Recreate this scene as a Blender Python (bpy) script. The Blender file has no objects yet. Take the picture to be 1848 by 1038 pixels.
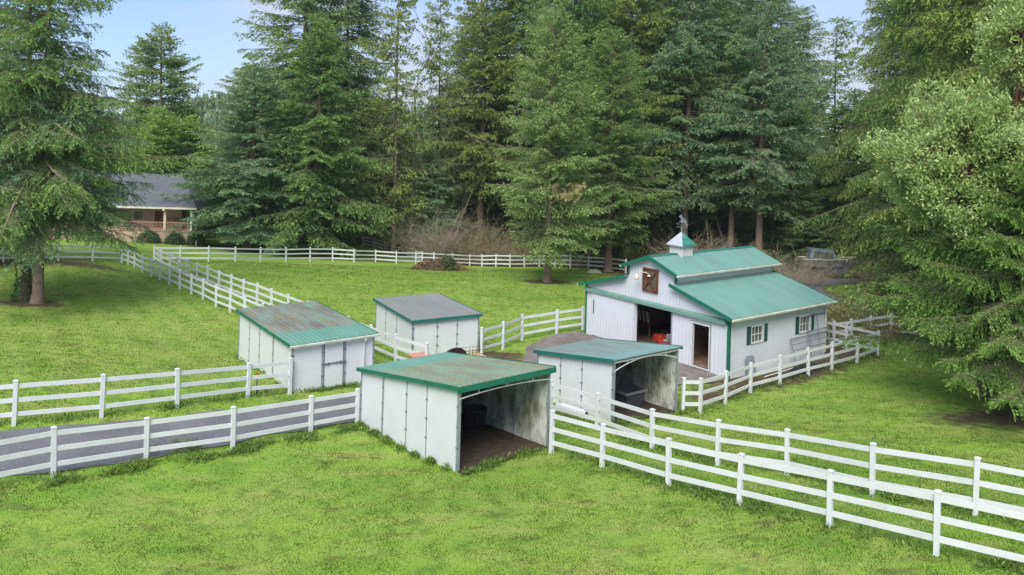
import bpy, bmesh, math, random
import numpy as np
from mathutils import Vector, Matrix
R_ = math.radians
# ------------------------------------------------------------------ camera
scene = bpy.context.scene
cam_d = bpy.data.cameras.new('camera'); cam = bpy.data.objects.new('camera', cam_d)
scene.collection.objects.link(cam); scene.camera = cam
CAMZ = 11.4
cam_d.sensor_width = 36; cam_d.sensor_fit = 'HORIZONTAL'
cam_d.lens = 36 * 1378.2 / 1848
cam_d.shift_y = -(519 - 262.7) / 1848
cam_d.clip_start = 0.2; cam_d.clip_end = 6000
_rl = 0.02737
_x = Vector((math.cos(_rl), 0, math.sin(_rl))); _y = Vector((-math.sin(_rl), 0, math.cos(_rl))); _z = Vector((0, -1, 0))
cam.matrix_world = Matrix(((_x.x, _y.x, _z.x, 0), (_x.y, _y.y, _z.y, 0), (_x.z, _y.z, _z.z, CAMZ), (0, 0, 0, 1)))
# ------------------------------------------------------------------ sky, clouds, sun, exposure
SUN_EL, SUN_AZ = R_(47), R_(193)      # azimuth clockwise from +Y: behind the camera, a little to the left
w = bpy.data.worlds.new('World'); scene.world = w; w.use_nodes = True
nt = w.node_tree; N = nt.nodes; L = nt.links
for n in list(N): N.remove(n)
out = N.new('ShaderNodeOutputWorld'); bg = N.new('ShaderNodeBackground')
sky = N.new('ShaderNodeTexSky'); sky.sky_type = 'NISHITA'; sky.sun_disc = False
sky.sun_elevation = SUN_EL; sky.sun_rotation = SUN_AZ
sky.air_density = 1.0; sky.dust_density = .4; sky.ozone_density = 3.0
tc = N.new('ShaderNodeTexCoord'); mp = N.new('ShaderNodeMapping'); mp.inputs['Scale'].default_value = (1, 1, 3.2)
mp.inputs['Location'].default_value = (1.1, 3.0, 0.2)
cn = N.new('ShaderNodeTexNoise'); cn.inputs['Scale'].default_value = 1.7; cn.inputs['Detail'].default_value = 7; cn.inputs['Roughness'].default_value = .55
cr = N.new('ShaderNodeValToRGB'); cr.color_ramp.elements[0].position = .40; cr.color_ramp.elements[1].position = .60
cr.color_ramp.elements[0].color = (.30, .30, .30, 1); cr.color_ramp.elements[1].color = (1, 1, 1, 1)
mx = N.new('ShaderNodeMix'); mx.data_type = 'RGBA'
mx.inputs['B'].default_value = (4.3, 4.75, 5.4, 1)
L.new(tc.outputs['Generated'], mp.inputs['Vector']); L.new(mp.outputs[0], cn.inputs['Vector']); L.new(cn.outputs[0], cr.inputs[0])
L.new(cr.outputs[0], mx.inputs['Factor']); tint = N.new('ShaderNodeMix'); tint.data_type = 'RGBA'; tint.blend_type = 'MULTIPLY'; tint.inputs['Factor'].default_value = 1; tint.inputs['B'].default_value = (.76, .90, 1.16, 1); L.new(sky.outputs[0], tint.inputs['A']); L.new(tint.outputs['Result'], mx.inputs['A']); L.new(mx.outputs['Result'], bg.inputs['Color'])
bg.inputs['Strength'].default_value = 0.11
L.new(bg.outputs[0], out.inputs[0])
sd = bpy.data.lights.new('sun', 'SUN'); sd.energy = 3.1; sd.angle = R_(34); sd.color = (1, .95, .88)
so = bpy.data.objects.new('sun', sd); scene.collection.objects.link(so)
_d = Vector((math.sin(SUN_AZ) * math.cos(SUN_EL), math.cos(SUN_AZ) * math.cos(SUN_EL), math.sin(SUN_EL)))
so.rotation_euler = _d.to_track_quat('Z', 'Y').to_euler()
vs = scene.view_settings; vs.view_transform = 'Standard'; vs.look = 'None'; vs.gamma = 1; vs.use_curve_mapping = False
vs.exposure = 0.58
scene.cycles.max_bounces = 7; scene.cycles.diffuse_bounces = 4; scene.cycles.transparent_max_bounces = 8
rng = np.random.default_rng(7)
# ------------------------------------------------------------------ helpers: objects
COL = scene.collection
def tag(o, label=None, cat=None, group=None, kind=None):
    if label: o['label'] = label
    if cat: o['category'] = cat
    if group: o['group'] = group
    if kind: o['kind'] = kind
    return o
def empty(name, loc=(0, 0, 0), rz=0, **k):
    o = bpy.data.objects.new(name, None); o.empty_display_size = .3; COL.objects.link(o)
    o.location = loc; o.rotation_euler = (0, 0, rz); return tag(o, **k)
def obj(name, me, mat=None, parent=None, **k):
    o = bpy.data.objects.new(name, me); COL.objects.link(o)
    if mat is not None and len(me.materials) == 0:
        for m in (mat if isinstance(mat, (list, tuple)) else [mat]): me.materials.append(m)
    if parent: o.parent = parent
    return tag(o, **k)
def npmesh(name, V, F, n=4, smooth=False):
    V = np.ascontiguousarray(V, dtype=np.float32).reshape(-1, 3); F = np.ascontiguousarray(F, dtype=np.int32).reshape(-1, n)
    me = bpy.data.meshes.new(name)
    me.vertices.add(len(V)); me.vertices.foreach_set('co', V.ravel())
    me.loops.add(F.size); me.loops.foreach_set('vertex_index', F.ravel())
    me.polygons.add(len(F)); me.polygons.foreach_set('loop_start', np.arange(0, F.size, n, dtype=np.int32))
    me.polygons.foreach_set('loop_total', np.full(len(F), n, dtype=np.int32))
    me.update(calc_edges=True)
    if smooth: me.polygons.foreach_set('use_smooth', np.ones(len(F), dtype=bool))
    return me
class MB:
    def __init__(s): s.v = []; s.f = []; s.m = []; s.mi = 0
    def add(s, V, F):
        b = len(s.v); s.v += [tuple(p) for p in V]; s.f += [tuple(b + i for i in f) for f in F]; s.m += [s.mi] * len(F); return s
    def box(s, a, b):
        (x0, y0, z0), (x1, y1, z1) = a, b
        return s.add([(x0, y0, z0), (x1, y0, z0), (x1, y1, z0), (x0, y1, z0), (x0, y0, z1), (x1, y0, z1), (x1, y1, z1), (x0, y1, z1)],
                     [(3, 2, 1, 0), (4, 5, 6, 7), (0, 1, 5, 4), (1, 2, 6, 5), (2, 3, 7, 6), (3, 0, 4, 7)])
    def bar(s, p, q, w, h, up=(0, 0, 1)):
        p = Vector(p); q = Vector(q); d = (q - p).normalized(); u = Vector(up)
        if abs(d.dot(u)) > .98: u = Vector((1, 0, 0))
        r = d.cross(u).normalized() * w / 2; t = r.cross(d).normalized() * h / 2
        V = [p - r - t, p + r - t, p + r + t, p - r + t, q - r - t, q + r - t, q + r + t, q - r + t]
        return s.add(V, [(0, 1, 2, 3), (7, 6, 5, 4), (0, 4, 5, 1), (1, 5, 6, 2), (2, 6, 7, 3), (3, 7, 4, 0)])
    def tube(s, P, rad, n=6, caps=True):
        P = [Vector(p) for p in P]; rad = rad if isinstance(rad, (list, tuple)) else [rad] * len(P)
        V = []; F = []; prev = None
        for i, p in enumerate(P):
            d = (P[min(i + 1, len(P) - 1)] - P[max(i - 1, 0)])
            d = d.normalized() if d.length > 1e-9 else Vector((0, 0, 1))
            if prev is None: a = d.cross(Vector((0, 0, 1)) if abs(d.z) < .95 else Vector((1, 0, 0))).normalized()
            else: a = (prev - d * prev.dot(d)).normalized()
            prev = a; b = d.cross(a)
            for k in range(n):
                t = 2 * math.pi * k / n; V.append(p + (a * math.cos(t) + b * math.sin(t)) * rad[i])
        for i in range(len(P) - 1):
            for k in range(n):
                k2 = (k + 1) % n; F.append((i * n + k, i * n + k2, (i + 1) * n + k2, (i + 1) * n + k))
        if caps: F.append(tuple(range(n - 1, -1, -1))); F.append(tuple((len(P) - 1) * n + k for k in range(n)))
        return s.add(V, F)
    def lathe(s, prof, n=16, c=(0, 0, 0), sx=1, sy=1):
        V = []; F = []
        for r, z in prof:
            for k in range(n):
                t = 2 * math.pi * k / n; V.append((c[0] + r * sx * math.cos(t), c[1] + r * sy * math.sin(t), c[2] + z))
        for i in range(len(prof) - 1):
            for k in range(n):
                k2 = (k + 1) % n; F.append((i * n + k, i * n + k2, (i + 1) * n + k2, (i + 1) * n + k))
        return s.add(V, F)
    def prism(s, poly, off):      # poly: list of 3D points, extruded by the vector off
        n = len(poly); P = [Vector(p) for p in poly]; o = Vector(off)
        V = P + [p + o for p in P]
        return s.add(V, [tuple(range(n - 1, -1, -1)), tuple(range(n, 2 * n))] + [(i, (i + 1) % n, n + (i + 1) % n, n + i) for i in range(n)])
    def build(s, name, mat=None, parent=None, smooth=False, bevel=0, **k):
        me = bpy.data.meshes.new(name); me.from_pydata([tuple(p) for p in s.v], [], s.f); me.update()
        ms = mat if isinstance(mat, (list, tuple)) else [mat]
        for m in ms:
            if m: me.materials.append(m)
        if any(s.m): me.polygons.foreach_set('material_index', s.m)
        bm = bmesh.new(); bm.from_mesh(me); bmesh.ops.recalc_face_normals(bm, faces=bm.faces)
        if bevel: bmesh.ops.bevel(bm, geom=list(bm.edges), offset=bevel, segments=1, affect='EDGES', clamp_overlap=True)
        bm.to_mesh(me); bm.free()
        if smooth: me.polygons.foreach_set('use_smooth', [True] * len(me.polygons))
        o = bpy.data.objects.new(name, me); COL.objects.link(o)
        if parent: o.parent = parent
        return tag(o, **k)
# ------------------------------------------------------------------ helpers: materials
def mat(name, col, rough=.6, spec=.3, var=None, scale=3., bump=0., bscale=40., metal=0., stretch=None, detail=5, pos=(.35, .65), trans=0., noise2=None, grooves=None, island=0., emit=None):
    m = bpy.data.materials.new(name); m.use_nodes = True; nt = m.node_tree; N = nt.nodes; L = nt.links
    b = N['Principled BSDF']; b.inputs['Roughness'].default_value = rough; b.inputs['Specular IOR Level'].default_value = spec
    b.inputs['Metallic'].default_value = metal
    tc = N.new('ShaderNodeTexCoord'); vec = tc.outputs['Object']
    if stretch:
        mp = N.new('ShaderNodeMapping'); mp.inputs['Scale'].default_value = stretch; L.new(vec, mp.inputs[0]); vecs = mp.outputs[0]
    else: vecs = vec
    cur = None
    def rgb(c):
        n = N.new('ShaderNodeRGB'); n.outputs[0].default_value = (*c, 1); return n.outputs[0]
    cur = rgb(col)
    def mixn(fac, B, A):
        x = N.new('ShaderNodeMix'); x.data_type = 'RGBA'; L.new(A, x.inputs['A']); L.new(B, x.inputs['B'])
        if isinstance(fac, float): x.inputs['Factor'].default_value = fac
        else: L.new(fac, x.inputs['Factor'])
        return x.outputs['Result']
    def nz(sc, vec, det, p):
        n = N.new('ShaderNodeTexNoise'); n.inputs['Scale'].default_value = sc; n.inputs['Detail'].default_value = det; n.inputs['Roughness'].default_value = .6; L.new(vec, n.inputs['Vector'])
        r = N.new('ShaderNodeMapRange'); r.inputs['From Min'].default_value = p[0]; r.inputs['From Max'].default_value = p[1]; L.new(n.outputs[0], r.inputs[0]); return r.outputs[0]
    if var: cur = mixn(nz(scale, vecs, detail, pos), rgb(var), cur)
    if noise2: cur = mixn(nz(noise2[1], vecs, 4, noise2[2]), rgb(noise2[0]), cur)
    if island:
        g = N.new('ShaderNodeNewGeometry'); r = N.new('ShaderNodeMapRange'); r.inputs['To Min'].default_value = 1 - island; r.inputs['To Max'].default_value = 1 + island
        L.new(g.outputs['Random Per Island'], r.inputs[0]); h = N.new('ShaderNodeHueSaturation')
        L.new(r.outputs[0], h.inputs['Value']); L.new(cur, h.inputs['Color']); cur = h.outputs[0]
    hgt = None
    if grooves:          # (axis, spacing, width, depth, line colour multiplier)
        ax, sp, wd, dp, dk = grooves
        sx = N.new('ShaderNodeSeparateXYZ'); L.new(vec, sx.inputs[0])
        a = N.new('ShaderNodeMath'); a.operation = 'MULTIPLY'; a.inputs[1].default_value = 1 / sp; L.new(sx.outputs[ax], a.inputs[0])
        f = N.new('ShaderNodeMath'); f.operation = 'FRACT'; L.new(a.outputs[0], f.inputs[0])
        c = N.new('ShaderNodeMath'); c.operation = 'LESS_THAN'; c.inputs[1].default_value = wd / sp; L.new(f.outputs[0], c.inputs[0])
        dkn = mixn(c.outputs[0], rgb(tuple(x * dk for x in col)), cur); cur = dkn
        hgt = c.outputs[0]
    L.new(cur, b.inputs['Base Color'])
    if bump:
        n = N.new('ShaderNodeTexNoise'); n.inputs['Scale'].default_value = bscale; n.inputs['Detail'].default_value = 4; L.new(vecs, n.inputs['Vector'])
        bp = N.new('ShaderNodeBump'); bp.inputs['Strength'].default_value = bump; bp.inputs['Distance'].default_value = .03; L.new(n.outputs[0], bp.inputs['Height']); L.new(bp.outputs[0], b.inputs['Normal'])
    if trans:
        t = N.new('ShaderNodeBsdfTranslucent'); L.new(cur, t.inputs[0]); ms = N.new('ShaderNodeMixShader'); ms.inputs[0].default_value = trans
        L.new(b.outputs[0], ms.inputs[1]); L.new(t.outputs[0], ms.inputs[2]); L.new(ms.outputs[0], N['Material Output'].inputs[0])
    return m
M = {}
M['vinyl'] = mat('white vinyl', (0.68, 0.69, 0.715), .42, .4, var=(0.6, 0.62, 0.62), scale=1.3, noise2=((0.45, 0.48, 0.38), 7., (.62, .85)))
M['siding'] = mat('white siding', (0.655, 0.68, 0.735), .45, .35, var=(0.59, 0.62, 0.66), scale=.8, grooves=(0, .235, .016, .01, .62), noise2=((0.5, 0.54, 0.5), 2.2, (.66, .9)))
M['siding_side'] = mat('white siding side', (0.68, 0.71, 0.755), .45, .35, var=(0.6, 0.63, 0.67), scale=.8, grooves=(1, .235, .016, .01, .7), noise2=((0.47, 0.51, 0.46), 2.2, (.6, .9)))
M['white'] = mat('white paint', (0.68, 0.68, 0.7), .45, .4, var=(0.58, 0.58, 0.57), scale=3)
M['panel'] = mat('white shed panel', (0.66, 0.68, 0.71), .4, .4, var=(0.62, 0.64, 0.66), scale=1.5, noise2=((0.52, 0.55, 0.52), 6., (.6, .95)))
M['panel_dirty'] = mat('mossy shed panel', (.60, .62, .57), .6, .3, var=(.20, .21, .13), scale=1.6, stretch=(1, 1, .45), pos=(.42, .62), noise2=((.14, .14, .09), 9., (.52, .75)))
M['trim'] = mat('dark green trim', (.009, .13, .078), .4, .4, var=(.013, .155, .095), scale=2)
M['trim_teal'] = mat('teal trim', (.012, .13, .11), .4, .4, var=(.02, .155, .13), scale=2)
M['band'] = mat('faded green track cover', (.12, .24, .20), .45, .4, var=(.16, .29, .24), scale=2)
M['steel'] = mat('galvanised steel', (.26, .30, .32), .45, .5, var=(.36, .40, .42), scale=6, metal=.35)
M['darksteel'] = mat('weathered steel', (.13, .15, .16), .5, .5, var=(.2, .22, .23), scale=9, metal=.3)
M['gutter'] = mat('off white gutter', (.72, .73, .68), .45, .4, var=(.50, .50, .36), scale=3)
M['conc'] = mat('worn concrete', (.24, .215, .20), .75, .3, var=(.16, .135, .125), scale=.6, bump=.3, noise2=((.12, .09, .075), 2.5, (.5, .75)))
M['asphalt'] = mat('old asphalt', (.175, .175, .19), .85, .25, var=(.13, .13, .14), scale=.7, bump=.5, bscale=60, noise2=((.26, .255, .26), 9., (.55, .8)))
M['dirt'] = mat('dark dirt', (.05, .036, .028), .95, .1, var=(.09, .07, .055), scale=4, bump=1, bscale=14)
M['redfloor'] = mat('red brown stable floor', (.30, .175, .135), .85, .2, var=(.20, .12, .10), scale=1.5, bump=.4)
M['wood'] = mat('brown stained wood', (.17, .055, .022), .6, .3, var=(.10, .04, .02), scale=5)
M['greywood'] = mat('grey weathered boards', (.17, .13, .11), .8, .2, var=(.09, .075, .065), scale=5, stretch=(8, 1, 1), grooves=(0, .12, .012, 0, .3))
M['bark'] = mat('fir bark', (.30, .225, .18), .9, .15, var=(.17, .125, .10), scale=5, stretch=(3, 3, .5), bump=1, bscale=12)
M['bark_dark'] = mat('dark bark', (.19, .145, .11), .9, .1, var=(.11, .10, .065), scale=5, stretch=(3, 3, .5), bump=1, bscale=12)
M['bark_red'] = mat('orange madrone bark', (.24, .115, .06), .6, .3, var=(.13, .085, .055), scale=3, bump=.4, bscale=9)
M['cane'] = mat('bare brown twigs', (.33, .27, .165), .9, .1, var=(.24, .20, .11), scale=2, island=.4)
M['birch'] = mat('pale bare twigs', (.42, .36, .28), .8, .1, var=(.30, .26, .19), scale=2, island=.2)
M['deadtwig'] = mat('dead tan needles', (.46, .38, .20), .9, .1, island=.35)
def fol(name, a, b, c=None, isl=.45, tr=.36): return mat(name, a, .6, .25, var=b, scale=.55, trans=tr, island=isl, detail=3, pos=(.38, .62))
M['f_green'] = fol('green needles', (0.189, 0.323, 0.091), (0.252, 0.378, 0.103))
M['f_teal'] = fol('blue green needles', (0.198, 0.355, 0.192), (0.294, 0.419, 0.178))
M['f_grey'] = fol('grey green needles', (0.328, 0.448, 0.168), (0.258, 0.377, 0.111))
M['f_olive'] = fol('olive needles', (0.260, 0.344, 0.079), (0.312, 0.409, 0.106))
M['f_dark'] = fol('dark needles', (0.204, 0.323, 0.143), (0.284, 0.384, 0.131))
M['f_fresh'] = fol('fresh green foliage', (0.375, 0.553, 0.112), (0.281, 0.442, 0.103))
M['f_near'] = fol('yellow green needles', (0.202, 0.351, 0.081), (0.256, 0.399, 0.096))
M['leaf'] = fol('madrone leaves', (0.461, 0.573, 0.249), (0.361, 0.478, 0.157), isl=.32)
M['shrubleaf'] = fol('shrub leaves', (0.078, 0.150, 0.052), (0.111, 0.182, 0.069))
M['bramble'] = fol('bramble leaves', (0.247, 0.328, 0.117), (0.321, 0.257, 0.117), isl=.6)
M['weed'] = fol('weed leaves', (0.143, 0.243, 0.052), (0.186, 0.272, 0.046), isl=.5)
M['under'] = fol('undergrowth leaves', (0.160, 0.208, 0.075), (0.240, 0.216, 0.098), isl=.6)
# ------------------------------------------------------------------ terrain
CP = np.array([3.22, 24.77, 1, 4.99, 23.02, 1.22, 6.67, 21.4, 1.5, 8.47, 19.69, 1.78, 10.3, 18, 2.06, 5.18, 26.64, 0.88, 7.02, 25, 1.15, 8.75, 23.45, 1.46, 10.54, 21.73, 1.75, 12.44, 20.07, 2.03, -13.82, 23.48, 0.87, -11.69, 24.94, 0.73, -9.42, 26.51, 0.61, -7.2, 28.28, 0.49, -5.82, 30.02, 0.24, -16.17, 25.2, 1.72, -14.09, 26.7, 1.53, -12.14, 28.28, 1.33, -10.16, 30.05, 1.12, -9.01, 31.87, 0.82, -33.99, 68.14, -0.2, -32.48, 66.24, -0.15, -30.89, 64.38, -0.12, -29.28, 62.54, -0.1, -27.7, 60.69, -0.07, -26.12, 58.84, -0.03, -24.52, 57, -0.01, -22.89, 55.18, 0, -21.3, 53.34, 0.01, -19.67, 51.5, 0.01, -18.05, 49.68, 0.04, -27.86, 64.34, -0.13, -26.3, 62.46, -0.08, -24.73, 60.6, -0.04, -23.15, 58.75, 0.01, -21.55, 56.91, 0.04, -27.8, 70.74, -0.17, -25.1, 77.15, -1.06, -22.16, 85.13, -2.07, -19.69, 85.2, -2.06, -17.26, 85.17, -2.08, -14.85, 85.08, -2.09, -12.47, 84.9, -2.12, -4.8, 93.92, -3.54, -3.23, 92.13, -3.28, -1.53, 90.42, -3.01, 0.13, 88.7, -2.75, 5.09, 84.37, -1.9, 6.96, 85.8, -2.13, 9.04, 87.07, -2.37, -40.92, 61.87, 0.81, -37.17, 63.02, 0.81, -34.83, 63.85, 0.73, 8.34, 32.77, 0.15, 9.95, 34.52, 0.01, 11.63, 36.26, -0.05, 13.57, 37.8, -0.08, 15.55, 39.3, -0.07, 17.41, 40.82, -0.1, 19.41, 42.29, -0.09, 21.29, 43.82, -0.12, -0.21, 42.63, 0.08, 0.88, 44.83, 0.03, 2.97, 46.2, 0.09, -13.14, 37.56, 0.47, -8.98, 32.08, 0.75, -5.99, 34.36, 0.6, -4.86, 39.47, 0.36, -1.56, 41.4, 0.11, -5.6, 29.77, 0.37, -1.49, 24.59, 0.89, 1.54, 27, 0.83, 1.45, 34.14, 0.27, 4.27, 30.32, 0.54, 7.31, 32.56, 0.2, 4.76, 46.45, 0.14, 11.08, 38.07, 0.14, 18.11, 43.37, 0.14, 11.78, 51.75, 0.14, 10.96, 44.87, 0.14, -60, 10, 1.2, 60, 10, 2, 0, 0, 1.9, 0, 10, 1.7, -30, 5, 1.5, 30, 5, 2.2, 70, 60, 0.5, 90, 60, 0.5, -80, 60, 0.8, -100, 120, -1, 0, 150, -4, 100, 140, -2, -120, 0, 1.5, 120, 0, 2, -10, 60, -0.2, 5, 60, -0.3, 60, 30, 1, 25, 28, 1.2, 27, 37, 0.6, -37, 88, -1.2, -55, 85, -0.8, 33, 76, -0.8, 25, 57, -0.2, -45, 50, 0.8]).reshape(-1, 3)
def _tps():
    P = CP[:, :2] / 10; n = len(P); d = np.linalg.norm(P[:, None] - P[None], axis=2)
    K = np.where(d > 0, d * d * np.log(d + 1e-12), 0); A = np.zeros((n + 3, n + 3))
    A[:n, :n] = K + .15 * np.eye(n); A[:n, n] = 1; A[:n, n + 1:] = P; A[n:, :n] = A[:n, n:].T
    return np.linalg.solve(A, np.concatenate([CP[:, 2], np.zeros(3)]))
TW = _tps()
def ground(x, y):
    x = np.asarray(x, float); y = np.asarray(y, float); sh = x.shape; x = x.ravel(); y = y.ravel()
    P = np.stack([x, y], 1) / 10; n = len(CP); o = np.empty(len(x))
    for a in range(0, len(x), 8000):
        p = P[a:a + 8000]; d = np.linalg.norm(p[:, None] - CP[None, :, :2] / 10, axis=2)
        o[a:a + 8000] = (d * d * np.log(d + 1e-12)) @ TW[:n] + TW[n] + p @ TW[n + 1:]
    r = np.hypot(x, y - 40); t = np.clip((r - 95) / 80, 0, 1); t = t * t * (3 - 2 * t)
    o = np.clip(o, -5, 3) * (1 - t) + (-3.0) * t
    o += .025 * np.sin(x * 1.3 + y * .7) * np.sin(y * 1.1 - x * .4)
    return o.reshape(sh)
def gz(x, y): return float(ground(np.array([x]), np.array([y]))[0])
def axis(lo, a, b, hi, s):
    c = list(np.arange(a, b, s)); st = s
    while c[-1] < hi: st *= 1.14; c.append(c[-1] + st)
    st = s
    while c[0] > lo: st *= 1.14; c.insert(0, c[0] - st)
    return np.array(c)
gx = axis(-800, -50, 45, 800, .6); gy = axis(-300, 8, 118, 850, .6)
GX, GY = np.meshgrid(gx, gy); GZ = ground(GX, GY)
nx, ny = len(gx), len(gy)
idx = np.arange(nx * ny).reshape(ny, nx)
me = npmesh('ground', np.stack([GX, GY, GZ], -1), np.stack([idx[:-1, :-1], idx[:-1, 1:], idx[1:, 1:], idx[1:, :-1]], -1), smooth=True)
# where the ground is bare, leaf-strewn or forest floor
def blob(x, y, cx, cy, rx, ry=None, rot=0, soft=.5):
    ry = ry or rx; c, s = math.cos(rot), math.sin(rot); dx = x - cx; dy = y - cy
    d = np.hypot((dx * c + dy * s) / rx, (-dx * s + dy * c) / ry); return np.clip((1 + soft - d) / (2 * soft), 0, 1)
def polymask(x, y, pts, soft):
    n = len(pts); ins = np.zeros(x.shape, bool); dm = np.full(x.shape, 1e9)
    for i in range(n):
        ax, ay = pts[i]; bx, by = pts[(i + 1) % n]
        c = ((ay > y) != (by > y)) & (x < (bx - ax) * (y - ay) / (by - ay + 1e-12) + ax); ins ^= c
        t = np.clip(((x - ax) * (bx - ax) + (y - ay) * (by - ay)) / ((bx - ax) ** 2 + (by - ay) ** 2 + 1e-12), 0, 1)
        dm = np.minimum(dm, np.hypot(x - ax - t * (bx - ax), y - ay - t * (by - ay)))
    return np.clip(np.where(ins, dm, -dm) / soft * .5 + .5, 0, 1)
FOREST = [(-33, 118), (-24, 118), (-17, 111), (-11.5, 99), (-10.2, 93), (-8, 91), (-4, 93.5), (0, 90.5), (6, 88.5), (12, 79), (15, 74), (22, 64), (26, 70), (36, 74), (38, 60), (33, 52), (24, 50), (21, 46), (45, 44), (90, 60), (160, 120), (160, 260), (-160, 260), (-160, 120), (-60, 104)]
def forestmask(x, y): return polymask(x, y, FOREST, 1.6)
def litter(x, y):
    m = np.zeros(x.shape)
    for a in [(3.5, 68, 2.6, 1.8), (10.3, 79.2, 2.6, 2.), (-30.4, 48.5, 2.6, 1.4), (-27, 64.5, 2, .7), (-22.5, 91, 11, 3.2), (-31, 91, 9, 4), (21.8, 31.4, 4.6, 2.0), (-37, 63, 6, 1.4), (-41, 61, 5, 1.8),
              (-1.3, 28.5, 1.2, 2.2), (-7.2, 76.5, 4, 1.6), (14.3, 39.5, 7.5, 1.7), (19.5, 44.5, 2.6, 2.), (9.6, 35.3, 1.7, .8), (-.2, 41, 1.6, 1.1), (0, 39, 1.3, 2.5), (27, 64, 1.2, 6), (30.6, 58, 4.5, 2.2), (14, 76, 5, 6)]:
        m = np.maximum(m, blob(x, y, a[0], a[1], a[2], a[3], rot=(.62 if a[0] in (14.3, 9.6) else (2.2 if a[0] == -1.3 else 0)), soft=.55))
    return np.maximum(m * .85, forestmask(x, y))
at = me.attributes.new('litter', 'FLOAT', 'POINT'); at.data.foreach_set('value', litter(GX, GY).ravel().astype(np.float32))
def ground_mat(blades=False):
    m = bpy.data.materials.new('grass blades' if blades else 'lawn and litter'); m.use_nodes = True; nt = m.node_tree; N = nt.nodes; L = nt.links; b = N['Principled BSDF']
    b.inputs['Roughness'].default_value = .95; b.inputs['Specular IOR Level'].default_value = .1
    tc = N.new('ShaderNodeTexCoord')
    def nz(sc, det=5, lo=.35, hi=.65, st=None, rough=.6):
        v = tc.outputs['Object']
        if st: mp = N.new('ShaderNodeMapping'); mp.inputs['Scale'].default_value = st[:3]; mp.inputs['Rotation'].default_value = (0, 0, st[3]); L.new(v, mp.inputs[0]); v = mp.outputs[0]
        n = N.new('ShaderNodeTexNoise'); n.inputs['Scale'].default_value = sc; n.inputs['Detail'].default_value = det; n.inputs['Roughness'].default_value = rough; L.new(v, n.inputs['Vector'])
        r = N.new('ShaderNodeMapRange'); r.inputs['From Min'].default_value = lo; r.inputs['From Max'].default_value = hi; L.new(n.outputs[0], r.inputs[0]); return r.outputs[0]
    def mix(f, A, B):
        x = N.new('ShaderNodeMix'); x.data_type = 'RGBA'
        for k, c in (('A', A), ('B', B)):
            if isinstance(c, tuple): x.inputs[k].default_value = (*c, 1)
            else: L.new(c, x.inputs[k])
        if isinstance(f, float): x.inputs['Factor'].default_value = f
        else: L.new(f, x.inputs['Factor'])
        return x.outputs['Result']
    def mul(a, b):
        x = N.new('ShaderNodeMath'); x.operation = 'MULTIPLY'; L.new(a, x.inputs[0])
        if isinstance(b, float): x.inputs[1].default_value = b
        else: L.new(b, x.inputs[1])
        return x.outputs[0]
    g = mix(nz(.22, 4, .35, .65), (.205, .355, .045), (.150, .300, .042))
    g = mix(mul(nz(.10, 4, .42, .60, (1, 2.2, 1, .5)), .85), g, (.30, .42, .070))
    g = mix(mul(nz(.5, 5, .46, .64, (1, 2.5, 1, -.6)), .8), g, (.32, .36, .095))
    g = mix(mul(nz(1.6, 6, .50, .66), .75), g, (.13, .245, .042))
    g = mix(mul(nz(14, 4, .46, .8), .5), g, (.145, .26, .042))
    g = mix(mul(nz(.7, 6, .56, .68, (1, 2.2, 1, .3)), .62), g, (.13, .115, .045))
    g = mix(mul(nz(1.9, 6, .66, .74, (1, 1.8, 1, .3)), .5), g, (.075, .07, .03))
    # mowing stripes on the left lawn
    sp = N.new('ShaderNodeSeparateXYZ'); L.new(tc.outputs['Object'], sp.inputs[0])
    def mth(op, a, b=None):
        x = N.new('ShaderNodeMath'); x.operation = op
        for i, q in enumerate((a, b)):
            if q is None: continue
            if isinstance(q, (int, float)): x.inputs[i].default_value = q
            else: L.new(q, x.inputs[i])
        return x.outputs[0]
    ph = mth('ADD', mth('MULTIPLY', sp.outputs[0], 3.1), mth('MULTIPLY', sp.outputs[1], 2.2)); wv = mth('MULTIPLY', mth('ADD', mth('SINE', mth('ADD', ph, nz(.15, 2, 0, .3))), 1), .5)
    zone = mth('LESS_THAN', mth('ADD', sp.outputs[0], mth('MULTIPLY', sp.outputs[1], .93)), 27.5)
    far = mth('GREATER_THAN', sp.outputs[1], 30); g = mix(mth('MULTIPLY', mth('MULTIPLY', mth('MULTIPLY', wv, zone), far), .35), g, (.36, .42, .12))
    d = mix(nz(3, 6), (.085, .060, .040), (.135, .095, .062)); d = mix(nz(11, 5, .5, .7), d, (.045, .035, .024)); d = mix(mul(nz(.8, 5, .5, .65), .6), d, (.075, .10, .03))
    at = N.new('ShaderNodeAttribute'); at.attribute_name = 'litter'
    ad = N.new('ShaderNodeMath'); ad.operation = 'ADD'; L.new(at.outputs['Fac'], ad.inputs[0]); L.new(mul(nz(2.2, 6, .2, .8), .8), ad.inputs[1])
    mr = N.new('ShaderNodeMapRange'); mr.inputs['From Min'].default_value = .72; mr.inputs['From Max'].default_value = 1.12; L.new(ad.outputs[0], mr.inputs[0])
    col = mix(mr.outputs[0], g, d)
    if blades:
        gg = N.new('ShaderNodeNewGeometry'); r = N.new('ShaderNodeMapRange'); r.inputs['To Min'].default_value = .34; r.inputs['To Max'].default_value = .56; L.new(gg.outputs['Random Per Island'], r.inputs[0])
        h = N.new('ShaderNodeHueSaturation'); L.new(r.outputs[0], h.inputs['Value']); L.new(g, h.inputs['Color']); col = h.outputs[0]
        t = N.new('ShaderNodeBsdfTranslucent'); L.new(col, t.inputs[0]); ms = N.new('ShaderNodeMixShader'); ms.inputs[0].default_value = .35
        L.new(b.outputs[0], ms.inputs[1]); L.new(t.outputs[0], ms.inputs[2]); L.new(ms.outputs[0], N['Material Output'].inputs[0]); L.new(col, b.inputs['Base Color']); return m
    L.new(col, b.inputs['Base Color'])
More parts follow.
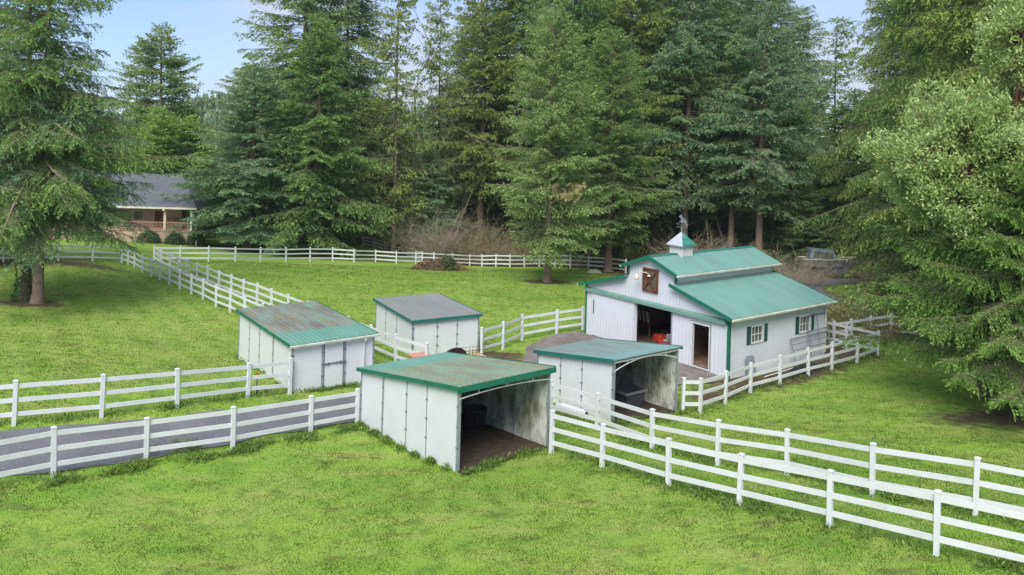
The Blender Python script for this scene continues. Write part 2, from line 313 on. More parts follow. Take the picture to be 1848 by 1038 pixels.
    n = N.new('ShaderNodeTexNoise'); n.inputs['Scale'].default_value = 9; n.inputs['Detail'].default_value = 6; n.inputs['Roughness'].default_value = .7; L.new(tc.outputs['Object'], n.inputs['Vector'])
    bp = N.new('ShaderNodeBump'); bp.inputs['Strength'].default_value = .5; bp.inputs['Distance'].default_value = .08; L.new(n.outputs[0], bp.inputs['Height']); L.new(bp.outputs[0], b.inputs['Normal'])
    return m
gm = ground_mat(); obj('ground', me, gm, kind='structure', label='green lawn with mossy patches and brown leaf litter under the trees')
# roads and pads: sheets just above the ground
def sheet(name, poly, m, h=.035, step=.5, label=None, wob=.12):
    P = np.array(poly); lo = P.min(0) - 1; hi = P.max(0) + 1
    xs = np.arange(lo[0], hi[0], step); ys = np.arange(lo[1], hi[1], step); X, Y = np.meshgrid(xs, ys)
    cx = X[:-1, :-1] + step / 2; cy = Y[:-1, :-1] + step / 2
    ins = polymask(X, Y, poly, .001) > .5; k = ins[:-1, :-1] | ins[1:, :-1] | ins[:-1, 1:] | ins[1:, 1:]
    ox = X[~ins]; oy = Y[~ins]; best = np.full(ox.shape, 1e9); bx_ = ox.copy(); by_ = oy.copy()
    for i in range(len(poly)):       # pull the outer corners of the border cells onto the outline
        (ax, ay), (bx, by) = poly[i], poly[(i + 1) % len(poly)]; t = np.clip(((ox - ax) * (bx - ax) + (oy - ay) * (by - ay)) / ((bx - ax) ** 2 + (by - ay) ** 2), 0, 1)
        qx = ax + t * (bx - ax); qy = ay + t * (by - ay); d = np.hypot(ox - qx, oy - qy); c = d < best; best[c] = d[c]; bx_[c] = qx[c]; by_[c] = qy[c]
    X = X.copy(); Y = Y.copy(); X[~ins] = bx_; Y[~ins] = by_
    idx = np.arange(X.size).reshape(X.shape); F = np.stack([idx[:-1, :-1], idx[:-1, 1:], idx[1:, 1:], idx[1:, :-1]], -1)[k]
    used = np.unique(F); mp = -np.ones(X.size, int); mp[used] = np.arange(len(used))
    V = np.stack([X.ravel()[used], Y.ravel()[used]], 1); V = V + wob * np.stack([np.sin(V[:, 1] * 2.3 + V[:, 0]), np.sin(V[:, 0] * 2.9 + 1)], 1)
    Z = ground(V[:, 0], V[:, 1]) + h
    return obj(name, npmesh(name, np.column_stack([V, Z]), mp[F], smooth=True), m, kind='structure', label=label)
DRIVE = [(-22, 21.8), (-19.5, 23.35), (-16.43, 24.95), (-12.72, 27.2), (-10.04, 29.4), (-7.97, 31.3), (-6.0, 33.4), (-4.6, 36.4), (-1.6, 37.9), (1.0, 37.6), (2.2, 35.4), (-.6, 32.8), (-3.4, 31.0), (-5.6, 30.1), (-7.3, 28.7), (-9.51, 26.7), (-12.48, 24.2), (-14.95, 22.6), (-18, 20.0), (-20, 18)]
PAD = [(.75, 37.2), (.9, 40.5), (1.2, 43.3), (2.6, 45.6), (4.4, 46.8), (5.2, 45.6), (11.1, 38.2), (10.9, 37.8), (8.6, 36.9), (7.2, 35.6), (5.4, 36.6), (2.4, 35.5)]
BACKROAD = [(26.9, 55.5), (24.6, 57.6), (23.0, 62), (22.5, 67), (24.3, 72), (27.5, 74.3), (33.5, 74.8), (36, 72.2), (31.5, 70.9), (28.2, 68.6), (27.0, 65), (27.6, 61), (29.8, 57.5), (33, 54.6), (30, 52.5)]
sheet('driveway', DRIVE, M['asphalt'], .035, .11, 'grey asphalt drive between the two left fences', wob=.05)
sheet('yard_pad', PAD, M['conc'], .055, .12, 'brown stained concrete yard before the stable', wob=.05)
sheet('road', BACKROAD, M['asphalt'], .04, .15, 'dark asphalt drive curving behind the stable')
# distant hill
def hill():
    xs = np.linspace(-420, 260, 70); ys = np.linspace(430, 800, 40); X, Y = np.meshgrid(xs, ys)
    Z = -4 + (38 * np.exp(-((X + 205) / 130) ** 2) + 20 * np.exp(-((X + 30) / 130) ** 2)) * np.exp(-((Y - 600) / 105) ** 2) + 2 * np.sin(X * .11) * np.sin(Y * .07)
    i = np.arange(X.size).reshape(X.shape); return npmesh('hill', np.stack([X, Y, Z], -1), np.stack([i[:-1, :-1], i[:-1, 1:], i[1:, 1:], i[1:, :-1]], -1), smooth=True), X, Y, Z
hm, HX, HY, HZ = hill()
obj('distant_hill', hm, M['f_dark'], kind='structure', label='distant wooded hill seen in the gap between the trees')
# ------------------------------------------------------------------ fences
FENCES = {'near right front': [(1.64, 26.27, 1.5), (3.22, 24.89, 1.43), (4.97, 22.91, 1.51), (6.66, 21.45, 1.47), (8.44, 19.66, 1.49), (10.25, 17.97, 1.55), (12.41, 16.4, 1.5), (14.24, 14.98, 1.5)],
 'near right rear': [(1.86, 31.12, 1.5), (3.57, 29.38, 1.39), (5.21, 26.84, 1.42), (7, 24.95, 1.52), (8.82, 23.73, 1.44), (10.5, 21.69, 1.53), (12.45, 20.09, 1.55), (14.44, 18.77, 1.5), (16.4, 17.56, 1.5)],
 'left front': [(-17.05, 19.66, 1.5), (-15.44, 21.35, 1.5), (-13.63, 23.15, 1.54), (-11.62, 24.82, 1.44), (-9.36, 26.37, 1.49), (-7.2, 28.4, 1.42), (-5.75, 29.75, 1.4)],
 'left rear': [(-18.6, 24.2, 1.5), (-16.34, 25.44, 1.53), (-14.18, 26.85, 1.54), (-12.24, 28.5, 1.48), (-10.32, 30.62, 1.41), (-8.99, 31.86, 1.53)],
 'diag outer': [(-34.6, 68.3, 1.5), (-33.61, 67.41, 1.47), (-32.37, 66.04, 1.43), (-30.63, 63.85, 1.5), (-29.01, 61.98, 1.53), (-27.64, 60.53, 1.5), (-26.07, 58.72, 1.5), (-24.48, 56.94, 1.5), (-22.87, 55.15, 1.47), (-21.31, 53.39, 1.5), (-19.63, 51.4, 1.5), (-18.02, 49.6, 1.52), (-16.4, 47.65, 1.5), (-14.56, 45.47, 1.5)],
 'diag inner': [(-32.96, 70.96, 1.5), (-31.12, 68.33, 1.5), (-29.48, 66.39, 1.5), (-27.99, 64.59, 1.47), (-26.4, 62.69, 1.48), (-24.69, 60.5, 1.54), (-23.21, 58.89, 1.52), (-21.63, 57.1, 1.5), (-20.15, 55.6, 1.5), (-18.76, 54.14, 1.5), (-17.24, 52.51, 1.5), (-15.72, 50.83, 1.5), (-14.04, 48.91, 1.5), (-12.25, 46.75, 1.5), (-10.5, 44.52, 1.5), (-8.8, 42.34, 1.5), (-7.13, 40.06, 1.5), (-5.48, 37.89, 1.5), (-3.81, 36.59, 1.5)],
 'back': [(-32.96, 70.96, 1.5), (-30.76, 71.46, 1.51), (-28.22, 71.77, 1.52), (-26.28, 73.41, 1.5), (-24.92, 76.65, 1.49), (-23.22, 79.58, 1.5), (-21.41, 82.25, 1.59), (-19.53, 84.58, 1.6), (-17.15, 84.58, 1.49), (-15.31, 87.68, 1.46), (-12.74, 86.53, 1.43), (-10.78, 88.38, 1.5), (-8.76, 89.37, 1.5), (-6.75, 91.43, 1.5), (-4.76, 93.4, 1.43), (-3.15, 89.89, 1.49), (-1.49, 89.12, 1.53), (0.13, 88.17, 1.52), (1.82, 89.3, 1.5), (3.61, 90.63, 1.5), (5.4, 89.14, 1.6), (6.81, 84.27, 1.57), (8.92, 85.7, 1.41), (10.5, 82.18, 1.5), (11.9, 77.67, 1.5)],
 'back left': [(-42.47, 61.1, 1.5), (-40.85, 61.76, 1.5), (-39, 62.34, 1.5), (-37.48, 63.56, 1.5), (-36.1, 66.24, 1.53), (-34.94, 68.89, 1.5)],
 'barn side': [(7.55, 32.45, 1.52), (8.33, 32.58, 1.52), (9.88, 34.27, 1.53), (11.62, 36.23, 1.44), (13.53, 37.68, 1.48), (15.58, 39.35, 1.48), (17.29, 40.53, 1.52), (19.34, 42.09, 1.52), (21.24, 43.72, 1.44), (20.03, 45.01, 1.5), (19.06, 46.03, 1.5)],
 'bramble': [(19.5, 45.53, 1.5), (20.91, 46.34, 1.5), (22.58, 47.43, 1.5), (24.32, 48.45, 1.5), (25.79, 47.75, 1.5), (28.6, 46.91, 1.5), (31.17, 45.98, 1.5)],
 'corral': [(-1.31, 40.74, 1.5), (-0.2, 42.33, 1.59), (0.89, 44.6, 1.54), (2.99, 46.18, 1.48), (4.69, 47.3, 1.47)],
 'far': [(-21.16, 110.26, 1.5), (-19.16, 108.49, 1.5), (-17.22, 105.83, 1.5), (-15.9, 105.72, 1.5), (-14.2, 102.38, 1.5), (-12.41, 98.3, 1.5), (-10.44, 91.78, 1.5)]}
RZ = (1.29, .83, .37)
def post_mesh():
    mb = MB(); a = .0635
    mb.box((-a, -a, -.25), (a, a, 1.0)); b = mb
    b.add([(-.075, -.075, 1.0), (.075, -.075, 1.0), (.075, .075, 1.0), (-.075, .075, 1.0), (-.075, -.075, 1.03), (.075, -.075, 1.03), (.075, .075, 1.03), (-.075, .075, 1.03), (0, 0, 1.065)],
          [(3, 2, 1, 0), (0, 1, 5, 4), (1, 2, 6, 5), (2, 3, 7, 6), (3, 0, 4, 7), (4, 5, 8), (5, 6, 8), (6, 7, 8), (7, 4, 8)])
    o = mb.build('post', M['vinyl']); me = o.data; bpy.data.objects.remove(o); return me
POST = {}
def get_post(h):
    k = round(h, 2)
    if k not in POST:
        me = post_mesh(); co = np.empty(len(me.vertices) * 3, np.float32); me.vertices.foreach_get('co', co); co = co.reshape(-1, 3)
        co[:, 2] += np.where(co[:, 2] > .9, k - 1.06, 0); me.vertices.foreach_set('co', co.ravel()); me.update(); POST[k] = me
    return POST[k]
def fence(key, label, skiprail=(), tilt=None):
    P = FENCES[key]; zs = [gz(p[0], p[1]) for p in P]; o0 = Vector((P[0][0], P[0][1], zs[0]))
    root = empty('rail_fence', o0, label=label, cat='fence')
    for i, p in enumerate(P):
        a = P[min(i + 1, len(P) - 1)]; b = P[max(i - 1, 0)]; ang = math.atan2(a[1] - b[1], a[0] - b[0])
        o = bpy.data.objects.new('post', get_post(p[2])); COL.objects.link(o); o.parent = root
        o.location = Vector((p[0], p[1], zs[i])) - o0; o.rotation_euler = (random.uniform(-.018, .018), random.uniform(-.018, .018), ang)
    for r in RZ:
        mb = MB()
        for i in range(len(P) - 1):
            if i in skiprail: continue
            p, q = P[i], P[i + 1]
            A = Vector((p[0], p[1], zs[i] + r * p[2] / 1.5)) - o0; B = Vector((q[0], q[1], zs[i + 1] + r * q[2] / 1.5)) - o0
            mb.bar(A, B, .042, .145)
        mb.build('rail', M['vinyl'], root)
    return root
random.seed(3)
fence('near right front', 'nearest white rail fence, from the front open shed to the bottom right corner')
fence('near right rear', 'second white rail fence, just behind the nearest, passing the right open shed')
fence('left front', 'white three rail fence at left on the near side of the asphalt drive')
fence('left rear', 'white rail fence at left beyond the asphalt drive, ending at the door shed')
fence('diag outer', 'long white fence running diagonally across the lawn, the left one of the pair')
fence('diag inner', 'long white diagonal fence, the right one of the pair, ending near the middle shed')
fence('back', 'far white rail fence closing the paddock in front of the woods')
fence('back left', 'white rail fence in front of the tan house, behind the big fir trunks')
fence('barn side', 'white fence with short gate panel running along the right side of the stable')
fence('bramble', 'white rail fence half buried in brambles right of the stable')
fence('corral', 'short curving white fence between the grey roofed shed and the stable corner')
fence('far', 'tilted far white fence half hidden by bare brush, beyond the paddock fence')
# ------------------------------------------------------------------ ribbed metal roofs
def ribbed(mb, O, a, b, la, lb, pitch=.23, rh=.034, th=.03):
    """sheet from corner O, profile across unit vector a (length la), ribs run along unit vector b (length lb)"""
    O = Vector(O); a = Vector(a).normalized(); b = Vector(b).normalized(); n = a.cross(b).normalized()
    if n.z < 0: n = -n
    prof = [(0, 0)]; x = pitch * .4
    while x < la - .08:
        prof += [(x, 0), (x + .018, rh), (x + .042, rh), (x + .06, 0)]; x += pitch
    prof.append((la, 0)); k = len(prof)
    V = [O + a * u + n * h for u, h in prof] + [O + a * u + n * h + b * lb for u, h in prof]
    V += [O - n * th, O + a * la - n * th, O + a * la + b * lb - n * th, O + b * lb - n * th]
    F = [(i, i + 1, k + i + 1, k + i) for i in range(k - 1)]
    q = 2 * k; F += [(q + 3, q + 2, q + 1, q), (0, k, q + 3, q), (k - 1, q + 1, q + 2, 2 * k - 1), tuple(range(k)) + (q + 1, q), tuple(range(2 * k - 1, k - 1, -1)) + (q + 3, q + 2)]
    mb.add(V, F)
def roofmat(name, green, weather, w2, moss, edge=None, soft=.4, amount=(.35, .6), stretchaxis=1, seed=0., roff=.058):
    """painted metal; lichen and grime streaks, which stop at a clean band along one edge"""
    m = bpy.data.materials.new(name); m.use_nodes = True; nt = m.node_tree; N = nt.nodes; L = nt.links; b = N['Principled BSDF']
    b.inputs['Roughness'].default_value = .5; b.inputs['Specular IOR Level'].default_value = .4
    tc = N.new('ShaderNodeTexCoord'); mp = N.new('ShaderNodeMapping'); s = [1.3, 1.3, 1]; s[stretchaxis] = .28; mp.inputs['Scale'].default_value = s; mp.inputs['Location'].default_value = (seed, seed, 0); L.new(tc.outputs['Object'], mp.inputs[0])
    def nz(sc, lo, hi, det=6):
        n = N.new('ShaderNodeTexNoise'); n.inputs['Scale'].default_value = sc; n.inputs['Detail'].default_value = det; n.inputs['Roughness'].default_value = .65; L.new(mp.outputs[0], n.inputs['Vector'])
        r = N.new('ShaderNodeMapRange'); r.inputs['From Min'].default_value = lo; r.inputs['From Max'].default_value = hi; L.new(n.outputs[0], r.inputs[0]); return r.outputs[0]
    def mix(f, A, B):
        x = N.new('ShaderNodeMix'); x.data_type = 'RGBA'; L.new(f, x.inputs['Factor'])
        for k, c in (('A', A), ('B', B)):
            if isinstance(c, tuple): x.inputs[k].default_value = (*c, 1)
            else: L.new(c, x.inputs[k])
        return x.outputs['Result']
    wz = mix(nz(1.1, .4, .6), weather, w2); wz = mix(nz(1.7, .56, .68), wz, moss)
    g2 = mix(nz(.8, .3, .7), green, tuple(c * .82 for c in green))
    f = nz(2.2, *amount)
    if edge is not None:
        ax, pos, sgn = edge
        sp = N.new('ShaderNodeSeparateXYZ'); L.new(tc.outputs['Object'], sp.inputs[0])
        e = N.new('ShaderNodeMath'); e.operation = 'SUBTRACT'; L.new(sp.outputs[ax], e.inputs[0]); e.inputs[1].default_value = pos
        sn = N.new('ShaderNodeMath'); sn.operation = 'MULTIPLY_ADD'; L.new(e.outputs[0], sn.inputs[0]); sn.inputs[1].default_value = sgn / soft
        n2 = N.new('ShaderNodeTexNoise'); n2.inputs['Scale'].default_value = 1.1; n2.inputs['Detail'].default_value = 2; L.new(tc.outputs['Object'], n2.inputs['Vector']); L.new(n2.outputs[0], sn.inputs[2])
        cl = N.new('ShaderNodeClamp'); L.new(sn.outputs[0], cl.inputs[0])
        ml = N.new('ShaderNodeMath'); ml.operation = 'MULTIPLY'; L.new(cl.outputs[0], ml.inputs[0]); L.new(f, ml.inputs[1]); f = ml.outputs[0]
    c0 = mix(f, g2, wz)
    sx = N.new('ShaderNodeSeparateXYZ'); L.new(tc.outputs['Object'], sx.inputs[0])
    def mth(op, a, b_=None):
        x = N.new('ShaderNodeMath'); x.operation = op
        for i, q in enumerate((a, b_)):
            if isinstance(q, (int, float)): x.inputs[i].default_value = q
            elif q is not None: L.new(q, x.inputs[i])
        return x.outputs[0]
    fr = mth('FRACT', mth('DIVIDE', mth('ADD', sx.outputs[1 - stretchaxis], roff), .23)); rib_shade = mth('MULTIPLY', mth('LESS_THAN', mth('ABSOLUTE', mth('SUBTRACT', fr, .5)), .13), .42)  # darker lines along the ribs: rib shading painted into the colour
    x = N.new('ShaderNodeMix'); x.data_type = 'RGBA'; x.blend_type = 'MULTIPLY'; L.new(rib_shade, x.inputs['Factor']); L.new(c0, x.inputs['A']); x.inputs['B'].default_value = (.42, .45, .42, 1)
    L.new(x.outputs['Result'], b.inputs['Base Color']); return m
# ------------------------------------------------------------------ open fronted sheds
def shed(P, label, rmat, trim, left_seams, thick, front=None, frontfascia=.15, arch=None, door=None, gutter=False):
    X, Y, yaw, w, d, zf, zb = P; z0 = gz(X, Y)
    root = empty('loafing_shed', (X, Y, z0), yaw, label=label, cat='shed', group='white steel framed sheds with green metal roofs')
    zt = lambda v: (zf + (zb - zf) * v / d) - z0
    c, s = math.cos(yaw), math.sin(yaw)
    gl = lambda u, v: gz(X + c * u - s * v, Y + s * u + c * v) - z0
    def panel_v(u0, v0, v1, t, m, name='wall_panel', lift=.02):
        mb = MB(); b = min(gl(u0, v0), gl(u0, v1)) - .12
        mb.prism([(u0, v0 + .012, gl(u0, v0) - .1), (u0, v1 - .012, gl(u0, v1) - .1), (u0, v1 - .012, zt(v1) - .09), (u0, v0 + .012, zt(v0) - .09)], (t, 0, 0)); return mb.build(name, m, root)
    def panel_u(v0, u0, u1, t, m, zlo=None, zhi=None, name='wall_panel'):
        mb = MB(); za = gl(u0, v0) - .1 if zlo is None else zlo; zc = gl(u1, v0) - .1 if zlo is None else zlo; zz = zt(v0) - .09 if zhi is None else zhi
        mb.prism([(u0 + .012, v0, za), (u1 - .012, v0, zc), (u1 - .012, v0, zz), (u0 + .012, v0, zz)], (0, t, 0)); return mb.build(name, m, root)
    vs = [0] + sorted(left_seams) + [d]
    dirty = M['panel_dirty']
    for a, b in zip(vs, vs[1:]):
        panel_v(0, a, b, .012, M['panel']); 
        if front is None: panel_v(.016, a + .03, b - .03, .012, dirty, 'lining_panel')
        panel_v(w - .012, a, b, .012, M['panel'])
        if front is None: panel_v(w - .028, a + .03, b - .03, .012, dirty, 'lining_panel')
    us = [0, w / 3, 2 * w / 3, w]
    if front is None:
        for a, b in zip(us, us[1:]):
            panel_u(d - .012, a, b, .012, M['panel']); panel_u(d - .03, a + .03, b - .03, .012, dirty, name='lining_panel')
    else:
        fs = [0] + front + [w]
        for a, b in zip(fs, fs[1:]):
            if door and abs(a - door[0]) < .01: continue
            panel_u(0, a, b, .012, M['panel'])
    # steel frame
    st = MB(); pw = .035
    for (u, v) in ((0, 0), (w, 0), (0, d), (w, d)):
        st.box((u - pw, v - pw, gl(u, v) - .2), (u + pw, v + pw, zt(v) - .06))
    if front is None:
        for u in (0.0, w):
            sg = 1 if u == 0 else -1
            st.box((u + sg * .05 - .02, -.05, gl(u, 0) - .2), (u + sg * .05 + .02, -.012, zt(0) - .1)); 
    for v in vs[1:-1]:
        hw = .05 if v in thick else .018
        for u in (-.012, w + .012): st.box((u - .012, v - hw, gl(0, v) - .15), (u + .012, v + hw, zt(v) - .07))
        if front is None: st.box((w - .05, v - .02, gl(w, v) - .1), (w - .03, v + .02, zt(v) - .07)); st.box((.03, v - .02, gl(w, v) - .1), (.05, v + .02, zt(v) - .07))
    if front is not None:
        for u in front:
            hw = .05 if door and u in door[:2] else .018
            st.box((u - hw, -.026, gl(u, 0) - .15), (u + hw, -.002, zt(0) - .07))
    else:
        for u in us[1:-1]: st.box((u - .02, d - .05, gl(u, d) - .1), (u + .02, d - .032, zt(d) - .07))
    # roof purlins and rafters under the sheet
    for i in range(5):
        v = d * i / 4; st.box((-.06, v - .025, zt(v) - .10), (w + .06, v + .025, zt(v) - .05))
    for u in (0, w / 2, w): st.bar((u, 0, zt(0) - .075), (u, d, zt(d) - .075), .04, .05)
    cl = st; st.mi = 1
    for v in vs:
        for k in (.28, .52, .76):
            zz = gl(0, v) + (zt(v) - gl(0, v)) * k; cl.box((-.04, v - .06, zz - .02), (-.024, v + .06, zz + .02)); 
    if front is not None:
        for u in [0] + front + [w]:
            for k in (.28, .52, .76):
                zz = gl(u, 0) + (zt(0) - gl(u, 0)) * k; cl.box((u - .06, -.05, zz - .02), (u + .06, -.028, zz + .02))
    st.build('steel_frame', [M['steel'], M['darksteel']], root)
    # roof
    ov = .15; sl = Vector((0, d, zb - zf)); sn = sl.normalized(); ext = ov / max(sn.y, .1)
    mb = MB(); O = Vector((-ov, 0, zf - z0)) - sn * ext
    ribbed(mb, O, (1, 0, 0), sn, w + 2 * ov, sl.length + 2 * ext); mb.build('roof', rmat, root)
    fm = MB(); fh = .15
    for u in (-ov - .012, w + ov + .012):
        A = Vector((u, 0, zf - z0)) - sn * ext; B = A + sn * (sl.length + 2 * ext); fm.bar(A + Vector((0, 0, -fh / 2 + .028)), B + Vector((0, 0, -fh / 2 + .028)), .02, fh)
    fm.build('side_trim', trim, root)
    zF = zt(-ov)
    if frontfascia:
        fm = MB(); fm.box((-ov - .02, -ov - .022, zF - frontfascia + .0), (w + ov + .02, -ov - .004, zF - .004)); fm.build('front_trim', trim, root)
    fm = MB(); fm.box((-ov - .02, d + ov + .004, zt(d + ov) - .13), (w + ov + .02, d + ov + .022, zt(d + ov) - .004)); fm.build('back_trim', trim, root)
    if gutter:
        g = MB(); g.prism([(-ov - .05, -ov - .02, zF - .03), (-ov - .05, -ov - .13, zF - .04), (-ov - .05, -ov - .11, zF - .12), (-ov - .05, -ov - .02, zF - .12)], (w + 2 * ov + .1, 0, 0)); g.build('gutter', M['gutter'], root)
        g = MB(); g.bar((3.26, -ov - .07, zF - .12), (3.26, -ov - .07, zF - .22), .09, .07); g.bar((3.26, -ov - .07, zF - .22), (3.26, -.06, zF - .34), .08, .06); g.bar((3.26, -.06, zF - .32), (3.26, -.06, gl(3.2, 0) + .05), .08, .06); g.build('downspout', M['white'], root)
    if arch is not None:
        a = MB(); n = 10; pts = []
        for i in range(n + 1):
            t = i / n; pts.append((w * t, -.03, zt(0) - arch[0] + arch[1] * (1 - (2 * t - 1) ** 2)))
        a.tube(pts, .022, 6)
        for t in (.22, .5, .76):
            i = int(round(t * n)); a.tube([pts[i], (pts[i][0], -.03, zt(0) - .1)], .02, 5)
        a.bar((0, -.05, zt(0) - .12), (w, -.05, zt(0) - .12), .03, .06)
        a.build('front_rail', M['white'], root)
    if door:
        u0, u1 = door[:2]; dz0 = gl(u0, 0) + .03; dz1 = zt(0) - .1; zm = dz0 + (dz1 - dz0) * .52
        for (a0, a1) in ((dz0, zm - .01), (zm + .01, dz1)):
            mb = MB(); mb.box((u0 + .06, -.02, a0), (u1 - .06, .0, a1)); dd = mb.build('door', M['panel'], root)
            if a0 == dz0:
                hb = MB(); hb.tube([(u0 + .0, -.06, zm + .0), (u1 + .06, -.06, zm + .0)], .02, 6)
                for uu in (u0 + .25, u1 - .2, u1 + .0): hb.box((uu - .015, -.08, zm - .07), (uu + .015, -.02, zm + .07))
                hb.build('latch_bar', M['darksteel'], dd)
            fr = MB(); fr.box((u0 + .06, -.032, a0), (u0 + .085, -.02, a1)); fr.box((u1 - .085, -.032, a0), (u1 - .06, -.02, a1)); fr.box((u0 + .06, -.034, a0 - .0), (u1 - .06, -.02, a0 + .03)); fr.build('door_edge', M['darksteel'], dd)
    return root
GRN = (.155, .33, .265)
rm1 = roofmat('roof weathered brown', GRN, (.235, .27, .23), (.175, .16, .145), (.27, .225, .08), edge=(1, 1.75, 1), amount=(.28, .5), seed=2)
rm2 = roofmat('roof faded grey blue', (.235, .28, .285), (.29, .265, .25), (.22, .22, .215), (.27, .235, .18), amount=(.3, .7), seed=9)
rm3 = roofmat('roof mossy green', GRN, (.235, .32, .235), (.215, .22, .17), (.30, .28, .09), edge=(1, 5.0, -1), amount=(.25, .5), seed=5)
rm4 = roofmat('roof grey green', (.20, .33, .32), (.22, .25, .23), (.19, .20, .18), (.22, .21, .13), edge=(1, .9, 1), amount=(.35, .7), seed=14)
S1 = (-8.98, 32.08, .65, 3.76, 6.88, 2.81, 2.98); S2 = (-4.86, 39.47, .53, 3.83, 5.35, 2.26, 2.34)
S3 = (-1.49, 24.59, .67, 3.87, 6.61, 3.61, 2.58); S4 = (4.27, 30.32, .64, 3.77, 4.75, 3.02, 2.29)
shed(S1, 'white shed with a closed split door and lichen stained green roof, leftmost of four', rm1, M['trim'], [2.22, 3.97, 5.38], [2.22], front=[1.35, 2.37], frontfascia=0, door=(1.35, 2.37), gutter=True)
shed(S2, 'small closed white shed with faded grey blue roof, farthest of the four sheds', rm2, M['trim_teal'], [2.2, 3.8], [], front=[1.38, 2.54], frontfascia=.15)
shed(S3, 'nearest white shed, its front open onto dark dirt, roof green with moss streaks', rm3, M['trim'], [1.87, 3.2, 4.9], [4.9], frontfascia=.2, arch=(.42, .1))
shed(S4, 'open fronted white shed with grey green roof, just before the stable', rm4, M['trim_teal'], [1.82, 3.18], [], frontfascia=0, arch=(.48, .34))
def floor_patch(P, name, label, ext=.4):
    X, Y, yaw, w, d = P[:5]; c, s = math.cos(yaw), math.sin(yaw)
    q = [(X + c * u - s * v, Y + s * u + c * v) for u, v in ((.05, -ext), (w * .6, -ext * .4), (w - .05, -.1), (w - .05, d - .05), (.05, d - .05))]
    sheet(name, q, M['dirt'], .045, .2, label, wob=.06)
floor_patch(S3, 'dirt_floor', 'dark trampled dirt inside the nearest open shed', .5); floor_patch(S4, 'dirt_floor', 'dark dirt inside the shed beside the stable', .2)
# ------------------------------------------------------------------ the stable (raised-centre barn)
BA = Vector((4.756, 46.446, .158)); BY = -.9240; BW, BD = 10.49, 8.78
barn = empty('stable', BA, BY, label='white stable with raised centre aisle and green ribbed metal roofs', cat='barn')
BU = Vector((math.cos(BY), math.sin(BY), 0)); BV = Vector((-math.sin(BY), math.cos(BY), 0))
def bw(u, v, z): return BA + BU * u + BV * v + Vector((0, 0, z))
MU0, MU1, RC = 3.50, 6.99, BW / 2
def lowz(u): uu = u if u > RC else BW - u; return 3.04 + .269 * (10.6 - uu)
def monz(u): return 5.36 - .37 * abs(u - RC)
def wallstrip(mb, us, top, ops, y0, y1, bot=-.25):
    """wall in the local xz plane between y0 (outside) and y1, with openings (u0,u1,z0,z1)"""
    br = sorted(set(us + [o[0] for o in ops] + [o[1] for o in ops]))
    for a, b in zip(br, br[1:]):
        m = (a + b) / 2; zt0, zt1 = top(a + 1e-4), top(b - 1e-4); op = [o for o in ops if o[0] < m < o[1]]
        segs = [(bot, bot, zt0, zt1)]
        if op: z0, z1 = op[0][2:]; segs = ([(bot, bot, z0, z0)] if z0 > 0.01 else []) + [(z1, z1, zt0, zt1)]
        for s0, s1, t0, t1 in segs:
            for y in (y0, y1): mb.add([(a, y, s0), (b, y, s1), (b, y, t1), (a, y, t0)], [(0, 1, 2, 3)])
    for o in ops:
        u0, u1, z0, z1 = o; mb.add([(u0, y0, z0), (u0, y1, z0), (u0, y1, z1), (u0, y0, z1)], [(0, 1, 2, 3)]); mb.add([(u1, y0, z0), (u1, y1, z0), (u1, y1, z1), (u1, y0, z1)], [(0, 1, 2, 3)])
        mb.add([(u0, y0, z1), (u0, y1, z1), (u1, y1, z1), (u1, y0, z1)], [(0, 1, 2, 3)]); mb.add([(u0, y0, z0), (u0, y1, z0), (u1, y1, z0), (u1, y0, z0)], [(0, 1, 2, 3)])
topf = lambda u: (monz(u) - .03) if MU0 <= u <= MU1 else lowz(u) - .03
mb = MB(); wallstrip(mb, [0, MU0, RC, MU1, BW], topf, [(4.14, 6.78, 0, 2.62), (8.2, 9.28, .06, 2.24)], 0, .12); mb.build('front_wall', M['siding'], barn)
mb = MB(); wallstrip(mb, [0, MU0, RC, MU1, BW], topf, [], BD, BD - .12); mb.build('rear_wall', M['siding'], barn)
W1, W2 = (1.83, 2.76, 1.46, 2.25), (6.16, 7.12, 1.46, 2.27)
mb = MB(); wallstrip(mb, [0, BD], lambda v: lowz(BW) - .04, [W1, W2], 0, .12)
mb.v = [(BW - y, x, z) for x, y, z in mb.v]; mb.build('side_wall', M['siding_side'], barn)
mb = MB(); wallstrip(mb, [0, BD], lambda v: lowz(0) - .04, [], 0, .12); mb.v = [(y, x, z) for x, y, z in mb.v]; mb.build('side_wall', M['siding_side'], barn)
for u, sg in ((MU1, -1), (MU0, 1)):
    mb = MB(); mb.box((min(u, u + sg * .1), .12, lowz(u) - .3), (max(u, u + sg * .1), BD - .12, monz(u) - .05)); mb.build('clerestory_wall', M['siding_side'], barn)
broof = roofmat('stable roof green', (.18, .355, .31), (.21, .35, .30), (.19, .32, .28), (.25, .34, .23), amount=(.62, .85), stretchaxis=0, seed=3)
def bslope(u_lo, u_hi, zfn, name='roof', dz=.0):
    a, b = Vector((u_lo, -.3, zfn(u_lo) + dz)), Vector((u_hi, -.3, zfn(u_hi) + dz))
    mb = MB(); ribbed(mb, a, (0, 1, 0), (b - a), BD + .6, (b - a).length, pitch=.23)
    if name == 'roof' and abs(u_hi - RC) < .1: 
        pass
    return mb.build(name, broof, barn)
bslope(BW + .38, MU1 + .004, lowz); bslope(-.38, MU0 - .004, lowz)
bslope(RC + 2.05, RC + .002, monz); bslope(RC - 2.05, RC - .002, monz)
mb = MB(); zr = monz(RC)
for sg in (1, -1): mb.prism([(RC, -.31, zr + .035), (RC + sg * .17, -.31, zr - .028), (RC + sg * .17, -.31, zr - .018), (RC, -.31, zr + .047)], (0, BD + .62, 0))
mb.build('ridge_cap', M['trim_teal'], barn)
